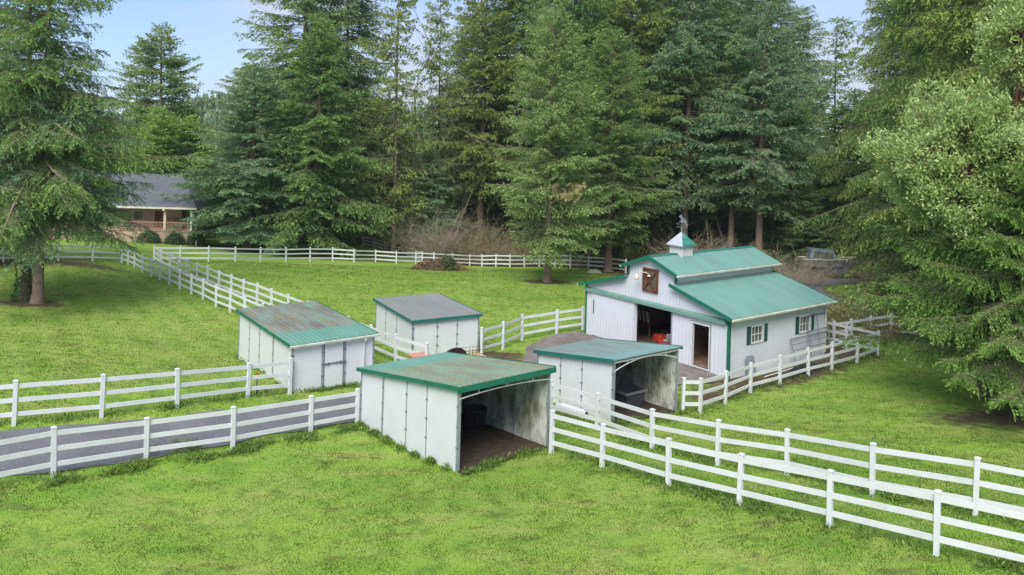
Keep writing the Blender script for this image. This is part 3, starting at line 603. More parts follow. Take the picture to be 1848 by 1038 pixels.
for u in (MU1 + .02, MU0 - .02):    # flashing where the low roofs meet the raised aisle
    mb = MB(); mb.box((u - .02, .02, lowz(u) + .02), (u + .02, BD - .02, lowz(u) + .13)); mb.build('flashing', M['steel'], barn)
def rake(p, q, h=.16): return (Vector(p), Vector(q), h)
for y in (-.325, BD + .325):
    for (ua, ub, zf_) in ((BW + .38, MU1 - .22, lowz), (-.38, MU0 + .0, lowz), (RC + 2.05, RC, monz), (RC - 2.05, RC, monz)):
        mb = MB(); A = Vector((ua, y, zf_(ua) - .055)); B = Vector((ub, y, zf_(ub) - .055)); mb.bar(A, B, .035, .19); mb.build('rake_trim', M['trim'], barn)
for u in (0, BW):
    mb = MB(); sg = -1 if u == 0 else 1; a, b = sorted((u - sg * .10, u + sg * .03)); mb.box((a, -.03, -.1), (b, .12, lowz(u) - .12)); mb.build('corner_trim', M['trim'], barn)
for u, sg in ((MU0, -1), (MU1, 1)):
    a, b = sorted((u - sg * .08, u + sg * .03)); mb = MB(); mb.box((a, -.03, lowz(u) + .05), (b, .1, monz(u) - .12)); mb.build('corner_trim', M['trim'], barn)
# white gutters
def gut(u, sg, z, v0=-.32, v1=BD + .32):
    g = MB(); g.prism([(u, v0, z), (u + sg * .12, v0, z - .01), (u + sg * .10, v0, z - .1), (u, v0, z - .1)], (0, v1 - v0, 0)); g.build('gutter', M['gutter'], barn)
gut(BW + .39, 1, lowz(BW + .38) - .02); gut(-.39, -1, lowz(-.38) - .02); gut(RC + 2.06, 1, monz(RC + 2.05) - .02); gut(RC - 2.06, -1, monz(RC - 2.05) - .02)
g = MB(); g.tube([(BW + .44, BD - .05, 2.85), (BW + .40, BD - .08, 2.7), (BW + .07, BD - .12, 2.5), (BW + .07, BD - .12, .05)], .045, 8); g.build('downspout', M['gutter'], barn)
# sliding door track cover across the whole front
mb = MB(); mb.prism([(-.02, -.03, 2.83), (-.02, -.17, 2.74), (-.02, -.19, 2.58), (-.02, -.03, 2.58)], (BW - .1, 0, 0)); mb.build('track_cover', M['band'], barn)
# sliding door, slid open to the left
mb = MB(); mb.box((.62, -.09, .03), (4.10, -.04, 2.6)); sdoor = mb.build('sliding_door', M['siding'], barn)
mb = MB(); mb.box((.76, -.115, 1.32), (.83, -.09, 2.14)); mb.build('door_handle', M['trim_teal'], sdoor)
mb = MB(); mb.box((4.04, -.105, .03), (4.10, -.088, 2.58)); mb.build('door_edge', M['white'], sdoor)
mb = MB(); mb.box((6.74, -.02, .03), (6.82, .14, 2.6)); mb.build('door_jamb', M['steel'], barn)
# person door, standing open
mb = MB()
mb.box((8.11, -.035, .02), (8.2, .14, 2.33)); mb.box((9.28, -.035, .02), (9.35, .14, 2.33)); mb.box((8.2, -.035, 2.24), (9.28, .14, 2.33)); mb.box((8.11, -.06, .0), (9.35, .14, .06))
fr = mb.build('door_frame', M['white'], barn)
mb = MB(); mb.box((9.225, .16, .08), (9.27, 1.12, 2.2)); mb.build('door', M['white'], barn)
mb = MB(); mb.box((9.355, -.03, .02), (9.385, -.003, 2.36)); mb.box((8.08, -.03, 2.335), (9.385, -.003, 2.36)); mb.build('door_trim', M['darksteel'], barn)
# hay door with brown cross bracing
mb = MB(); mb.box((4.69, -.05, 3.36), (5.76, -.002, 4.64)); hd = mb.build('hay_door', M['greywood'], barn)
mb = MB(); y = -.08
for a, b in (((4.67, y, 3.39), (5.78, y, 3.39)), ((4.67, y, 4.61), (5.78, y, 4.61))): mb.bar(a, b, .06, .09)
for u in (4.71, 5.74): mb.box((u - .045, y - .03, 3.435), (u + .045, y + .03, 4.565))
mb.bar((4.76, y - .045, 3.45), (5.69, y - .045, 4.55), .03, .085); mb.bar((4.76, y - .075, 4.55), (5.69, y - .075, 3.45), .03, .085); mb.build('brace_frame', M['wood'], hd)
# gooseneck lamp
lm = MB(); lm.tube([(5.2, -.05, 4.30), (5.1, -.28, 4.42), (4.85, -.5, 4.46), (4.66, -.55, 4.36)], .022, 6); lm.lathe([(.001, .13), (.05, .12), (.07, .06), (.15, .0), (.15, -.16), (.11, -.2), (.001, -.2)], 12, (4.64, -.55, 4.2)); lm.lathe([(.001, .04), (.09, .0), (.1, -.05), (.001, -.07)], 10, (5.25, -.22, 4.28))
lamp = lm.build('yard_lamp', mat('cream enamel lamp', (.70, .66, .52), .35, .5), barn, smooth=True)
# windows
def bwin(wn):
    v0, v1, z0, z1 = wn; x = BW
    mb = MB(); t = .06
    mb.box((x + .002, v0 - t, z0 - t), (x + .05, v0, z1 + t)); mb.box((x + .002, v1, z0 - t), (x + .05, v1 + t + .04, z1 + t)); mb.box((x + .002, v0, z1), (x + .05, v1, z1 + t)); mb.box((x + .002, v0, z0 - t), (x + .06, v1, z0))
    wf = mb.build('window', M['white'], barn)
    mb = MB(); n = 3
    for i in range(1, n): v = v0 + (v1 - v0) * i / n; mb.box((x - .03, v - .012, z0), (x + .0, v + .012, z1))
    zm = (z0 + z1) / 2; mb.box((x - .032, v0, zm - .02), (x + .004, v1, zm + .02)); mb.build('muntins', M['white'], wf)
    mb = MB(); mb.box((x - .05, v0, z0), (x - .04, v1, z1)); mb.build('pane', M['glass'], wf)
    for a, b in ((v0 - t - .33, v0 - t - .01), (v1 + t + .05, v1 + t + .37)):
        mb = MB(); mb.box((x + .003, a, z0 - .07), (x + .035, b, z1 + .06)); sh = mb.build('shutter', M['shutter'], barn)
        mb = MB()
        for k in range(12):
            z = z0 - .01 + k * (z1 - z0 + .02) / 12; mb.prism([(x + .036, a + .04, z), (x + .052, a + .04, z + .01), (x + .036, a + .04, z + .05)], (0, b - a - .08, 0))
        mb.build('louvres', M['shutter'], sh)
M['glass'] = mat('window glass', (.09, .095, .07), .08, .6, var=(.16, .16, .13), scale=2)
M['shutter'] = mat('dark green shutter', (.018, .075, .062), .5, .3)
bwin(W1); bwin(W2)
# interior
mb = MB(); mb.box((.12, .12, -.2), (BW - .12, BD - .12, .03)); mb.build('floor', M['redfloor'], barn)
inw = mat('stall boards', (.34, .21, .14), .8, .2, var=(.22, .14, .10), scale=2, grooves=(2, .16, .012, 0, .4))
mb = MB(); mb.box((1.0, .4, .03), (1.12, 7.5, 1.35)); mb.box((6.95, .4, .03), (7.05, 7.5, 1.35)); mb.box((1.12, 7.5, .03), (6.95, 7.6, 3.2)); mb.build('stall_partition', inw, barn)
mb = MB()
for i in range(34): v = .5 + i * .2; mb.bar((1.06, v, 1.35), (1.06, v, 2.3), .02, .02); mb.bar((7.0, v, 1.35), (7.0, v, 2.3), .02, .02)
mb.box((1.03, .4, 2.3), (1.09, 7.5, 2.36)); mb.box((6.97, .4, 2.3), (7.03, 7.5, 2.36)); mb.build('stall_bars', M['steel'], barn)
mb = MB(); mb.box((4.0, 7.46, 1.75), (4.7, 7.5, 2.45)); mb.box((4.0, 7.46, 2.55), (4.7, 7.5, 3.0)); mb.build('rear_shelf', M['greywood'], barn)
# cupola
cu = Vector((RC, 2.42, 0)); h = .42
mb = MB(); mb.box((RC - h, 2.42 - h, 5.0), (RC + h, 2.42 + h, 5.82)); cup = mb.build('cupola', M['white'], barn)
mb = MB()
for i in range(11):
    z = 5.24 + i * .05
    for q in range(4):
        a = h + .001; pr = [(-h + .05, -a, z), (-h + .05, -a - .025, z), (-h + .05, -a, z + .035)]; off = Vector((2 * h - .1, 0, 0)); rot = Matrix.Rotation(q * math.pi / 2, 3, 'Z')
        P3 = [rot @ Vector(p) + Vector((RC, 2.42, 0)) for p in pr]; mb.prism(P3, rot @ off)
mb.build('louvres', M['white'], cup)
mb = MB()
for x in (-h, h):
    for y in (-h, h): mb.box((RC + x - .035, 2.42 + y - .035, 5.05), (RC + x + .035, 2.42 + y + .035, 5.82))
mb.box((RC - h - .06, 2.42 - h - .06, 5.02), (RC + h + .06, 2.42 + h + .06, 5.09)); mb.build('corner_boards', M['white'], cup)
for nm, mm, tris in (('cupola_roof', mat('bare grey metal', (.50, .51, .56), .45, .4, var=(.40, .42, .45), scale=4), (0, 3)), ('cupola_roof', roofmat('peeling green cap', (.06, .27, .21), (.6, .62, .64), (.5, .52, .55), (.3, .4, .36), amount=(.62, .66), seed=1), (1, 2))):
    mb = MB(); e = .60; c4 = [(RC - e, 2.42 - e), (RC + e, 2.42 - e), (RC + e, 2.42 + e), (RC - e, 2.42 + e)]
    for t in tris:
        a, b = c4[t], c4[(t + 1) % 4]; mb.add([(a[0], a[1], 5.86), (b[0], b[1], 5.86), (RC, 2.42, 6.6), (a[0], a[1], 5.80), (b[0], b[1], 5.80), (RC, 2.42, 6.52)], [(0, 1, 2), (5, 4, 3), (0, 3, 4, 1)])
    mb.build(nm, mm, cup)
mb = MB(); mb.box((RC - .58, 2.42 - .58, 5.80), (RC + .58, 2.42 + .58, 5.825)); mb.build('eave_board', M['white'], cup)
# weathervane with a rearing horse
vp = bw(RC, 2.42, 6.56); vane = empty('weathervane', vp, BY + .6, label='grey rearing horse weathervane on top of the cupola', cat='weathervane')
vm = mat('vane metal', (.2, .22, .25), .45, .5, metal=.3)
mb = MB(); mb.tube([(0, 0, -.02), (0, 0, .52)], .012, 6); mb.lathe([(.001, -.05), (.035, -.04), (.05, 0), (.035, .04), (.001, .05)], 10, (0, 0, .24)); mb.lathe([(.001, -.07), (.055, -.05), (.075, 0), (.055, .05), (.001, .07)], 10, (0, 0, .13)); mb.build('pole', vm, vane)
mb = MB(); mb.tube([(-.3, 0, .33), (.3, 0, .33)], .01, 5); mb.tube([(0, -.3, .33), (0, .3, .33)], .01, 5)
for q in range(4):
    c, s = math.cos(q * math.pi / 2) * .32, math.sin(q * math.pi / 2) * .32; mb.box((c - .03, s - .012, .29), (c + .03, s + .012, .37))
mb.build('direction_arms', vm, vane)
mb = MB(); mb.bar((-.32, 0, .52), (.34, 0, .46), .012, .02); mb.prism([(-.42, -.008, .53), (-.3, -.008, .57), (-.3, -.008, .48)], (0, .016, 0)); mb.prism([(.3, -.008, .54), (.42, -.008, .52), (.42, -.008, .40), (.3, -.008, .43)], (0, .016, 0)); mb.build('arrow', vm, vane)
horse = [(-.02, .52), (-.01, .62), (-.10, .66), (-.2, .60), (-.22, .63), (-.10, .74), (-.06, .80), (-.09, .93), (-.16, .98), (-.20, .96), (-.23, 1.0), (-.17, 1.08), (-.11, 1.14), (-.08, 1.19), (-.05, 1.13), (0, 1.05), (.05, .93), (.14, .88), (.24, .84), (.29, .74), (.34, .70), (.38, .56), (.33, .52), (.31, .64), (.27, .66), (.25, .60), (.28, .53), (.24, .50), (.20, .60), (.12, .66), (.05, .64)]
mb = MB(); mb.prism([(x, -.014, z) for x, z in horse], (0, .028, 0)); mb.build('horse_figure', vm, vane)
vane.scale = (.8, .8, .85)
# things leaning against and lying by the side wall
def sideobj(name, label, cat, u, v, group=None): 
    p = bw(BW + u, v, 0); return empty(name, (p.x, p.y, gz(p.x, p.y)), BY, label=label, cat=cat, group=group)
g0 = sideobj('leaning_board', 'grey rounded board leaning on the side wall below the left window', 'board', .12, 1.2)
mb = MB(); mb.prism([(.18, 0, 0), (.18, .74, 0), (.0, .70, .90), (-.01, .60, 1.0), (-.01, .14, 1.02), (.0, .04, .93)], (.03, 0, 0)); mb.build('board_panel', mat('grey plastic', (.22, .25, .28), .6, .3), g0)
M['gate'] = mat('grey gate tube', (.17, .19, .22), .5, .4)
def gate(name, label, u, v, wd, ht, tilt, n, lift=0):
    r = sideobj(name, label, 'gate', u, v, 'galvanised tube gates leaning on the stable wall')
    P = lambda s, z: (-tilt * z / ht + .0, s, z + .02 + lift)
    mb = MB()
    for s in (0, wd): mb.tube([P(s, 0), P(s, ht)], .03, 6)
    mb.tube([P(0, ht), P(wd, ht)], .03, 6); mb.tube([P(0, 0), P(wd, 0)], .03, 6); mb.build('gate_frame', M['gate'], r)
    mb = MB()
    for i in range(1, n): mb.tube([P(0, ht * i / n), P(wd, ht * i / n)], .024, 6)
    mb.tube([P(wd * .5, 0), P(wd * .5, ht)], .016, 6); mb.build('gate_bars', M['gate'], r)
gate('tube_gate', 'long low grey tube gate leaning below the right stable window', .55, 5.15, 3.7, 1.42, .42, 5)
gate('tube_gate', 'tall grey gate frame leaning over the right stable window', .42, 6.75, 1.95, 2.42, .36, 3)
t = sideobj('tarp', 'crumpled black tarp and sheeting on the ground beside the stable wall', 'tarp', .9, 5.2)
rs = np.random.default_rng(5)
def lump(name, m, parent, rx, ry, h, n=18, seed=1, c=(0, 0, 0)):
    r = np.random.default_rng(seed); V = []; F = []
    for i in range(n + 1):
        for j in range(n + 1):
            x = (i / n * 2 - 1); y = (j / n * 2 - 1); e = max(0, 1 - (x * x) ** 1.5) * max(0, 1 - (y * y) ** 1.5)
            V.append((c[0] + x * rx, c[1] + y * ry, c[2] + h * e * (0.45 + r.random() * .55) + .01))
    for i in range(n):
        for j in range(n): a = i * (n + 1) + j; F.append((a, a + 1, a + n + 2, a + n + 1))
    return MB().add(V, F).build(name, m, parent)
tm = mat('black sheeting', (.025, .028, .034), .35, .4)
lump('sheeting', tm, t, .45, 1.9, .18, seed=3); lump('sheeting', tm, t, .35, .8, .16, seed=8, c=(.5, -1.2, .02))
for k, (u, v, ln, rz, lab) in enumerate(((.75, 2.0, 3.2, .05, 'long white pipe lying against the stable beside the tarp'), (1.15, 2.6, 2.4, -.1, 'grey pole lying in the litter below the left stable window'), (.95, 3.2, 2.6, .12, 'pale plank lying next to the black tarp'))):
    r = sideobj('lying_pole' if k < 2 else 'plank', lab, 'pole' if k < 2 else 'plank', u, v)
    r.rotation_euler.z += rz; mb = MB()
    if k < 2: mb.tube([(0, 0, .06), (0, ln, .06)], .035, 8); mb.build('pole_tube', M['white'] if k == 0 else M['steel'], r)
    else: mb.box((-.1, 0, .02), (.1, ln, .06)); mb.box((-.06, .1, .061), (.04, ln - .3, .09)); mb.build('plank_board', M['greywood'], r)
# red lawn tractor in the doorway
tp = bw(5.6, .85, .03); tr = empty('lawn_tractor', tp, BY + 2.75, label='red riding mower with a grey seat parked inside the wide stable door', cat='lawn mower')
red = mat('red mower paint', (.42, .04, .022), .35, .5); tyre = mat('tyre rubber', (.035, .035, .032), .8, .2, var=(.07, .065, .05), scale=6); dk = mat('dark plastic', (.04, .042, .045), .5, .4)
mb = MB(); mb.box((-.75, -.42, .42), (-.1, .42, .60)); mb.box((-.1, -.28, .36), (.15, .28, .5)); mb.prism([(.15, -.26, .38), (.95, -.22, .36), (1.0, -.2, .62), (.85, -.2, .78), (.2, -.26, .86)], (0, .5, 0)); mb.build('body', red, tr, bevel=.03)
for sx, r, wd in ((-.48, .3, .22), (.72, .22, .15)):
    for sy in (-1, 1):
        mb = MB(); n = 16; y0 = sy * .40; prof = [(r * .45, -wd / 2), (r * .9, -wd / 2), (r, -wd / 4), (r, wd / 4), (r * .9, wd / 2), (r * .45, wd / 2)]
        V = []; F = []
        for i, (rr, yy) in enumerate(prof):
            for k in range(n): t_ = 2 * math.pi * k / n; V.append((sx + rr * math.cos(t_), y0 + yy, r + rr * math.sin(t_)))
        for i in range(len(prof) - 1):
            for k in range(n): F.append((i * n + k, i * n + (k + 1) % n, (i + 1) * n + (k + 1) % n, (i + 1) * n + k))
        mb.add(V, F); wh = mb.build('wheel', tyre, tr, smooth=True)
        mb = MB(); mb.tube([(sx, y0 - wd * .42, r), (sx, y0 + wd * .42, r)], r * .46, 12); mb.build('rim', mat('cream rim', (.5, .48, .4), .5, .4) if sx < 0 and sy < 0 else M['white'], wh)
mb = MB(); mb.box((-.55, -.2, .62), (-.15, .2, .72)); mb.prism([(-.56, -.2, .68), (-.48, -.2, .68), (-.58, -.18, 1.12), (-.66, -.18, 1.1)], (0, .4, 0)); mb.build('seat', mat('grey seat', (.30, .31, .33), .5, .3), tr, bevel=.03)
mb = MB(); mb.tube([(.3, 0, .8), (.1, 0, 1.02)], .02, 6); mb.tube([(.08 + .17 * math.cos(a) * .5, .17 * math.sin(a), 1.03 + .17 * math.cos(a) * .7) for a in np.linspace(0, 6.28, 15)], .016, 5); mb.build('steering_wheel', dk, tr)
mb = MB(); mb.prism([(-.2, -.5, .12), (.5, -.5, .12), (.5, -.5, .26), (-.2, -.5, .26)], (0, 1.0, 0)); mb.build('mower_deck', dk, tr)
# white slatted hay rack inside the doorway
sp = bw(2.3, 2.3, .93); sr = empty('slat_rack', (sp.x, sp.y, sp.z), BY, label='white slatted rack inside the stable door, left of the red mower', cat='rack')
for k in range(5):
    mb = MB(); x = -.6 + k * .32; mb.bar((x, 0, 0), (x - .12, 0, .62), .03, .13, (1, 0, 0)); mb.build('slat', M['white'], sr)
mb = MB(); mb.box((-.8, .03, .05), (.8, .07, .12)); mb.box((-.8, .03, .48), (.8, .07, .55)); mb.box((-.8, .03, -.87), (-.72, .1, .5)); mb.box((.7, .03, -.87), (.78, .1, .5)); mb.build('rack_frame', inw, sr)
# ------------------------------------------------------------------ small things around the sheds
def place(name, x, y, rz, label, cat, dz=0, group=None): return empty(name, (x, y, gz(x, y) + dz), rz, label=label, cat=cat, group=group)
blk = mat('black stock tub plastic', (.045, .048, .055), .55, .3, var=(.07, .07, .075), scale=5)
r = place('water_tub', -1.15, 29.6, .3, 'ribbed black water tub at the back of the nearest open shed', 'tub', .05)
mb = MB(); mb.lathe([(.001, 0), (.36, 0), (.46, .62), (.49, .62), (.49, .66), (.43, .66), (.34, .06), (.001, .06)], 28, sy=.8); mb.build('tub_body', blk, r, smooth=True)
mb = MB()
for k in range(16): a = k * math.pi / 8; mb.bar((.37 * math.cos(a), .296 * math.sin(a), .02), (.465 * math.cos(a), .372 * math.sin(a), .6), .05, .03)
mb.build('ribs', blk, r)
r = place('stock_tub', 5.35, 33.0, .64, 'big dark grey stock tub inside the shed beside the stable', 'tub', .05)
mb = MB(); mb.add([(-.45, -.32, 0), (.45, -.32, 0), (.45, .32, 0), (-.45, .32, 0), (-.6, -.45, .75), (.6, -.45, .75), (.6, .45, .75), (-.6, .45, .75), (-.52, -.37, .75), (.52, -.37, .75), (.52, .37, .75), (-.52, .37, .75), (-.4, -.27, .08), (.4, -.27, .08), (.4, .27, .08), (-.4, .27, .08)],
    [(3, 2, 1, 0), (0, 1, 5, 4), (1, 2, 6, 5), (2, 3, 7, 6), (3, 0, 4, 7), (4, 5, 9, 8), (5, 6, 10, 9), (6, 7, 11, 10), (7, 4, 8, 11), (8, 9, 13, 12), (9, 10, 14, 13), (10, 11, 15, 14), (11, 8, 12, 15), (12, 13, 14, 15)]); mb.build('tub_body', blk, r, bevel=.02)
mb = MB(); mb.box((-.64, -.49, .66), (.64, -.45, .76)); mb.box((-.64, .45, .66), (.64, .49, .76)); mb.box((-.64, -.45, .66), (-.60, .45, .76)); mb.box((.60, -.45, .66), (.64, .45, .76)); mb.build('rim', mat('grey tub rim', (.16, .165, .175), .5, .3), r)
r = place('white_trough', 2.75, 31.45, -.72 , 'white plastic pipe trough with black open ends lying beside the right open shed', 'trough')
mb = MB(); mb.tube([(-.75, 0, .14), (.75, 0, .14)], .13, 14, caps=False); mb.tube([(-.7, .25, .12), (.5, .22, .12)], .10, 12); mb.build('pipe', M['vinyl'], r)
mb = MB(); mb.tube([(.745, 0, .14), (.752, 0, .14)], .10, 14); mb.tube([(-.752, 0, .14), (-.745, 0, .14)], .10, 14); mb.build('pipe_mouth', tm, r)
r = place('yard_hydrant', -10.15, 31.2, 0, 'yard hydrant with a rusty orange cap beside the left rear fence post', 'hydrant')
mb = MB(); mb.tube([(0, 0, 0), (0, 0, .62)], .028, 8); mb.build('standpipe', M['darksteel'], r)
mb = MB(); mb.lathe([(.001, -.1), (.05, -.1), (.06, 0), (.1, .03), (.09, .1), (.03, .14), (.001, .14)], 10, (0, 0, .72)); mb.tube([(0, 0, .72), (0, -.14, .66)], .02, 6); mb.build('orange_cap', mat('rusty orange', (.42, .13, .035), .6, .3), r)
mb = MB(); mb.tube([(.02, -.02, .3), (.03, -.04, 0)], .045, 8); mb.build('green_sleeve', M['trim'], r)
# behind the nearest shed: wheelbarrow rim, cart, rake
r = place('wheelbarrow', -2.6, 37.2, .6, 'dark wheelbarrow tray leaning up against the front of the grey roofed shed', 'wheelbarrow')
mb = MB(); mb.lathe([(.001, .05), (.5, .02), (.62, -.22), (.65, -.22), (.64, -.26), (.58, -.26), (.001, -.04)], 20, (0, 0, 0), sy=.7); mb.v = [(x, z, y * 1.0 + .75) for x, y, z in mb.v]; mb.build('tray', mat('maroon black tray', (.045, .02, .025), .4, .4), r, smooth=True)
mb = MB(); mb.tube([(-.45, .05, .9), (-.3, -.5, .1)], .02, 6); mb.tube([(.45, .05, .9), (.3, -.5, .1)], .02, 6); mb.build('handle', M['greywood'], r)
r = place('red_feed_bin', -4.15, 36.6, .53, 'faded red feed bin standing before the grey roofed shed', 'bin')
mb = MB(); mb.box((-.45, -.3, 0), (.45, .3, .85)); b_ = mb.build('bin_body', mat('faded red', (.55, .22, .16), .5, .3), r, bevel=.03)
mb = MB(); mb.box((-.48, -.33, .855), (.48, .33, .90)); mb.build('lid', mat('faded red lid', (.60, .27, .20), .5, .3), r)
r = place('garden_cart', -1.75, 37.9, .53, 'tan wire sided garden cart next to a rake by the grey roofed shed', 'cart')
tan = mat('tan cart', (.55, .42, .24), .6, .3)
mb = MB(); mb.box((-.7, -.35, .25), (.7, .35, .62)); mb.build('cart_bed', tan, r)
mb = MB()
for k in range(8): x = -.7 + k * .2; mb.tube([(x, -.36, .6), (x, -.36, .98)], .01, 5); mb.tube([(x, .36, .6), (x, .36, .98)], .01, 5)
for yy in (-.36, .36):
    for z in (.78, .98): mb.tube([(-.7, yy, z), (.7, yy, z)], .01, 5)
mb.build('wire_side', M['wood'], r)
mb = MB()
for x in (-.45, .45): mb.tube([(x, -.45, .2), (x, -.38, .2)], .2, 12); mb.tube([(x, .38, .2), (x, .45, .2)], .2, 12)
mb.build('wheels', tyre, r)
r = place('rake', -.95, 37.7, .4, 'rake with a loop grip handle leaning by the cart', 'rake')
mb = MB(); mb.tube([(.2, 0, .1), (-.12, 0, 1.15)], .014, 6); mb.tube([(-.17 + .07 * math.cos(a), 0, 1.3 + .15 * math.sin(a) * 1.0) for a in np.linspace(-1.4, 4.9, 14)], .014, 5); mb.box((.1, -.2, .08), (.16, .2, .11)); mb.build('rake_handle', M['darksteel'], r)
# ------------------------------------------------------------------ trees
def unit(a): return a / np.maximum(np.linalg.norm(a, axis=-1, keepdims=True), 1e-9)
def sprays(P, D, ln, wd, g, updir=.6, fold=.25):
    """one small folded diamond (a tuft of needles) at each point P along D"""
    n = len(P); D = unit(D); up = np.tile([0, 0, 1.0], (n, 1)) * updir + g.normal(0, .5, (n, 3)); S = unit(np.cross(D, up)); U = np.cross(S, D)
    ln = ln[:, None] if np.ndim(ln) else ln; wd = wd[:, None] if np.ndim(wd) else wd
    mid = P + D * ln * .45
    V = np.stack([P, mid + S * wd * .5 - U * wd * fold, P + D * ln, mid - S * wd * .5 - U * wd * fold], 1)
    return V.reshape(-1, 3)
def stickmesh(A, B, ra, rb):
    """three sided tapered sticks from A to B"""
    D = unit(B - A); S = unit(np.cross(D, np.tile([.3, .2, 1.0], (len(A), 1)))); T = np.cross(D, S); V = []
    for k in range(3):
        a = k * 2 * math.pi / 3; o = S * math.cos(a) + T * math.sin(a); V += [A + o * ra[:, None], B + o * rb[:, None]]
    V = np.stack(V, 1); b = np.arange(len(A))[:, None] * 6
    F = np.stack([b + np.array([0, 2, 3, 1]), b + np.array([2, 4, 5, 3]), b + np.array([4, 0, 1, 5])], 1)
    return V.reshape(-1, 3), F.reshape(-1, 4)
def trunkmesh(H, r0, g, lean=.15, seg=26, n=12, flare=1.6):
    z = np.linspace(0, 1, seg) ** 1.15; ph = g.random() * 6; cx = lean * np.sin(z * 4 + ph) * z * 1.5; cy = lean * np.cos(z * 3.3 + ph) * z * 1.5
    r = r0 * (1 - z * .97) * (1 + (flare - 1) * np.exp(-z * H / .45)); a = np.linspace(0, 2 * math.pi, n, endpoint=False)
    ph2 = g.random(n) * .12
    R = r[:, None] * (1 + ph2[None] + .05 * g.normal(0, 1, (seg, n)))
    V = np.stack([cx[:, None] + R * np.cos(a), cy[:, None] + R * np.sin(a), np.broadcast_to((z * H)[:, None], R.shape) - .3 * (z[:, None] == 0)], -1).reshape(-1, 3)
    i = np.arange(seg * n).reshape(seg, n); F = np.stack([i[:-1], np.roll(i[:-1], -1, 1), np.roll(i[1:], -1, 1), i[1:]], -1).reshape(-1, 4)
    return V, F, (lambda s: np.stack([np.interp(s, z, cx), np.interp(s, z, cy)], -1))
def conifer(seed, H=26, R=6, base=.1, dz=.36, k=4, droop=.28, rise=.35, hang=.25, sl=.38, sw=.15, twig=.36, tl=.34, prof=.8, gaps=.12, trunk=.32, per=.17, lowtaper=.75, tip=.12, lenvar=.35, lumps=.25):
    g = np.random.default_rng(seed)
    TV, TF, cen = trunkmesh(H, trunk, g)
    zb = base * H; z = []; c = zb
    while c < H * .985: c += dz * g.uniform(.7, 1.3) * (1 if c < H * .75 else .75); z += [min(c + g.normal(0, .06), H * .99) for _ in range(g.integers(k - 1, k + 2))]
    z = np.array(z); nb = len(z); s = (z - zb) / (H - zb); s = np.clip(s, 0, 1)
    az = g.random(nb) * 2 * math.pi
    lump = 1 + lumps * np.sin(az * 2 + s * 9 + seed) * np.sin(az * 3 - s * 17 + seed * 2)
    Lb = R * ((1 - s) ** prof * (lowtaper + (1 - lowtaper) * np.minimum(1, s / .18)) * g.uniform(1 - lenvar, 1 + lenvar * .45, nb) * lump + .02)
    keep = g.random(nb) > gaps; z, s, az, Lb = z[keep], s[keep], az[keep], Lb[keep]; nb = len(z)
    el0 = rise * s + g.normal(0, .10, nb) - .05; dr = droop * (1.1 - s) + g.normal(0, .05, nb)
    O = np.column_stack([cen(z / H), z]); hd = np.column_stack([np.cos(az), np.sin(az), np.zeros(nb)])
    bend = g.normal(0, .12, nb)
    def bp(bi, t):
        h = hd[bi]; sd = np.column_stack([-h[:, 1], h[:, 0], np.zeros(len(bi))]); L_ = Lb[bi][:, None]
        zz = el0[bi] * t - dr[bi] * t ** 1.7 + tip * t ** 3
        return O[bi] + h * (L_ * t[:, None]) + sd * (L_ * (bend[bi] * t * t)[:, None]) + np.array([0, 0, 1.0]) * (L_[:, 0] * zz)[:, None]
    # limbs
    ns = 5; bi = np.repeat(np.arange(nb), ns); t = np.tile(np.arange(ns) / ns, nb); A = bp(bi, t); B = bp(bi, t + 1 / ns); r = (.012 + Lb * .009)[bi]
    BV, BF = stickmesh(A, B, r * (1 - t * .85), r * (1 - (t + 1 / ns) * .85))
    # twigs on both sides of each limb
    nt_ = np.maximum(2, (Lb / twig * 2).astype(int)); bi = np.repeat(np.arange(nb), nt_); n = len(bi)
    t = .12 + .88 * (g.random(n) ** .8); P0 = bp(bi, t); T = unit(bp(bi, np.minimum(t + .05, 1.05)) - bp(bi, t - .02))
    side = np.where(g.random(n) < .5, 1, -1); sd = unit(np.cross(T, [0, 0, 1.0])) * side[:, None]
    lt = np.minimum(Lb[bi] * tl, 1.9) * (1.15 - t * .85) * g.uniform(.55, 1.2, n) + .12
    ang = g.uniform(.55, 1.15, n)[:, None]; D = unit(T * np.cos(ang) + sd * np.sin(ang) + np.array([0, 0, 1.0]) * (g.normal(-.02, .12, n) - hang * .5)[:, None])
    sel = lt > .45; 
    V2, F2 = stickmesh(P0[sel], P0[sel] + D[sel] * lt[sel][:, None] * .8, np.full(sel.sum(), .010), np.full(sel.sum(), .004))
    # needle sprays
    m = np.maximum(2, (lt / per).astype(int)); ti = np.repeat(np.arange(n), m); q = g.random(len(ti)); P = P0[ti] + D[ti] * (lt[ti] * q)[:, None]; P[:, 2] -= hang * lt[ti] * q ** 1.6 * .8
    dd = unit(D[ti] + g.normal(0, .55, (len(ti), 3)) + np.array([0, 0, .12]) + np.array([0, 0, -1.0]) * (hang * (.35 + q * 1.1))[:, None] * 1.1)
    ln = sl * g.uniform(.6, 1.25, len(ti)); wd = sw * g.uniform(.7, 1.3, len(ti))
    # sprays directly at the limb tips and the leader
    bt = np.repeat(np.arange(nb), 4); tt = g.uniform(.8, 1.0, len(bt)); P2 = bp(bt, tt); d2 = unit(bp(bt, tt + .04) - bp(bt, tt)) + g.normal(0, .35, (len(bt), 3))
    zl = np.linspace(H * .93, H * 1.0, 30); P3 = np.column_stack([cen(np.minimum(zl / H, 1)), zl]); d3 = g.normal(0, .5, (30, 3)) + [0, 0, .8]
    SV = sprays(np.concatenate([P, P2, P3]), np.concatenate([dd, d2, d3]), np.concatenate([ln, np.full(len(P2), sl), np.full(30, sl * .8)]), np.concatenate([wd, np.full(len(P2), sw), np.full(30, sw)]), g)
    crown = npmesh('crown', SV, np.arange(len(SV)).reshape(-1, 4))
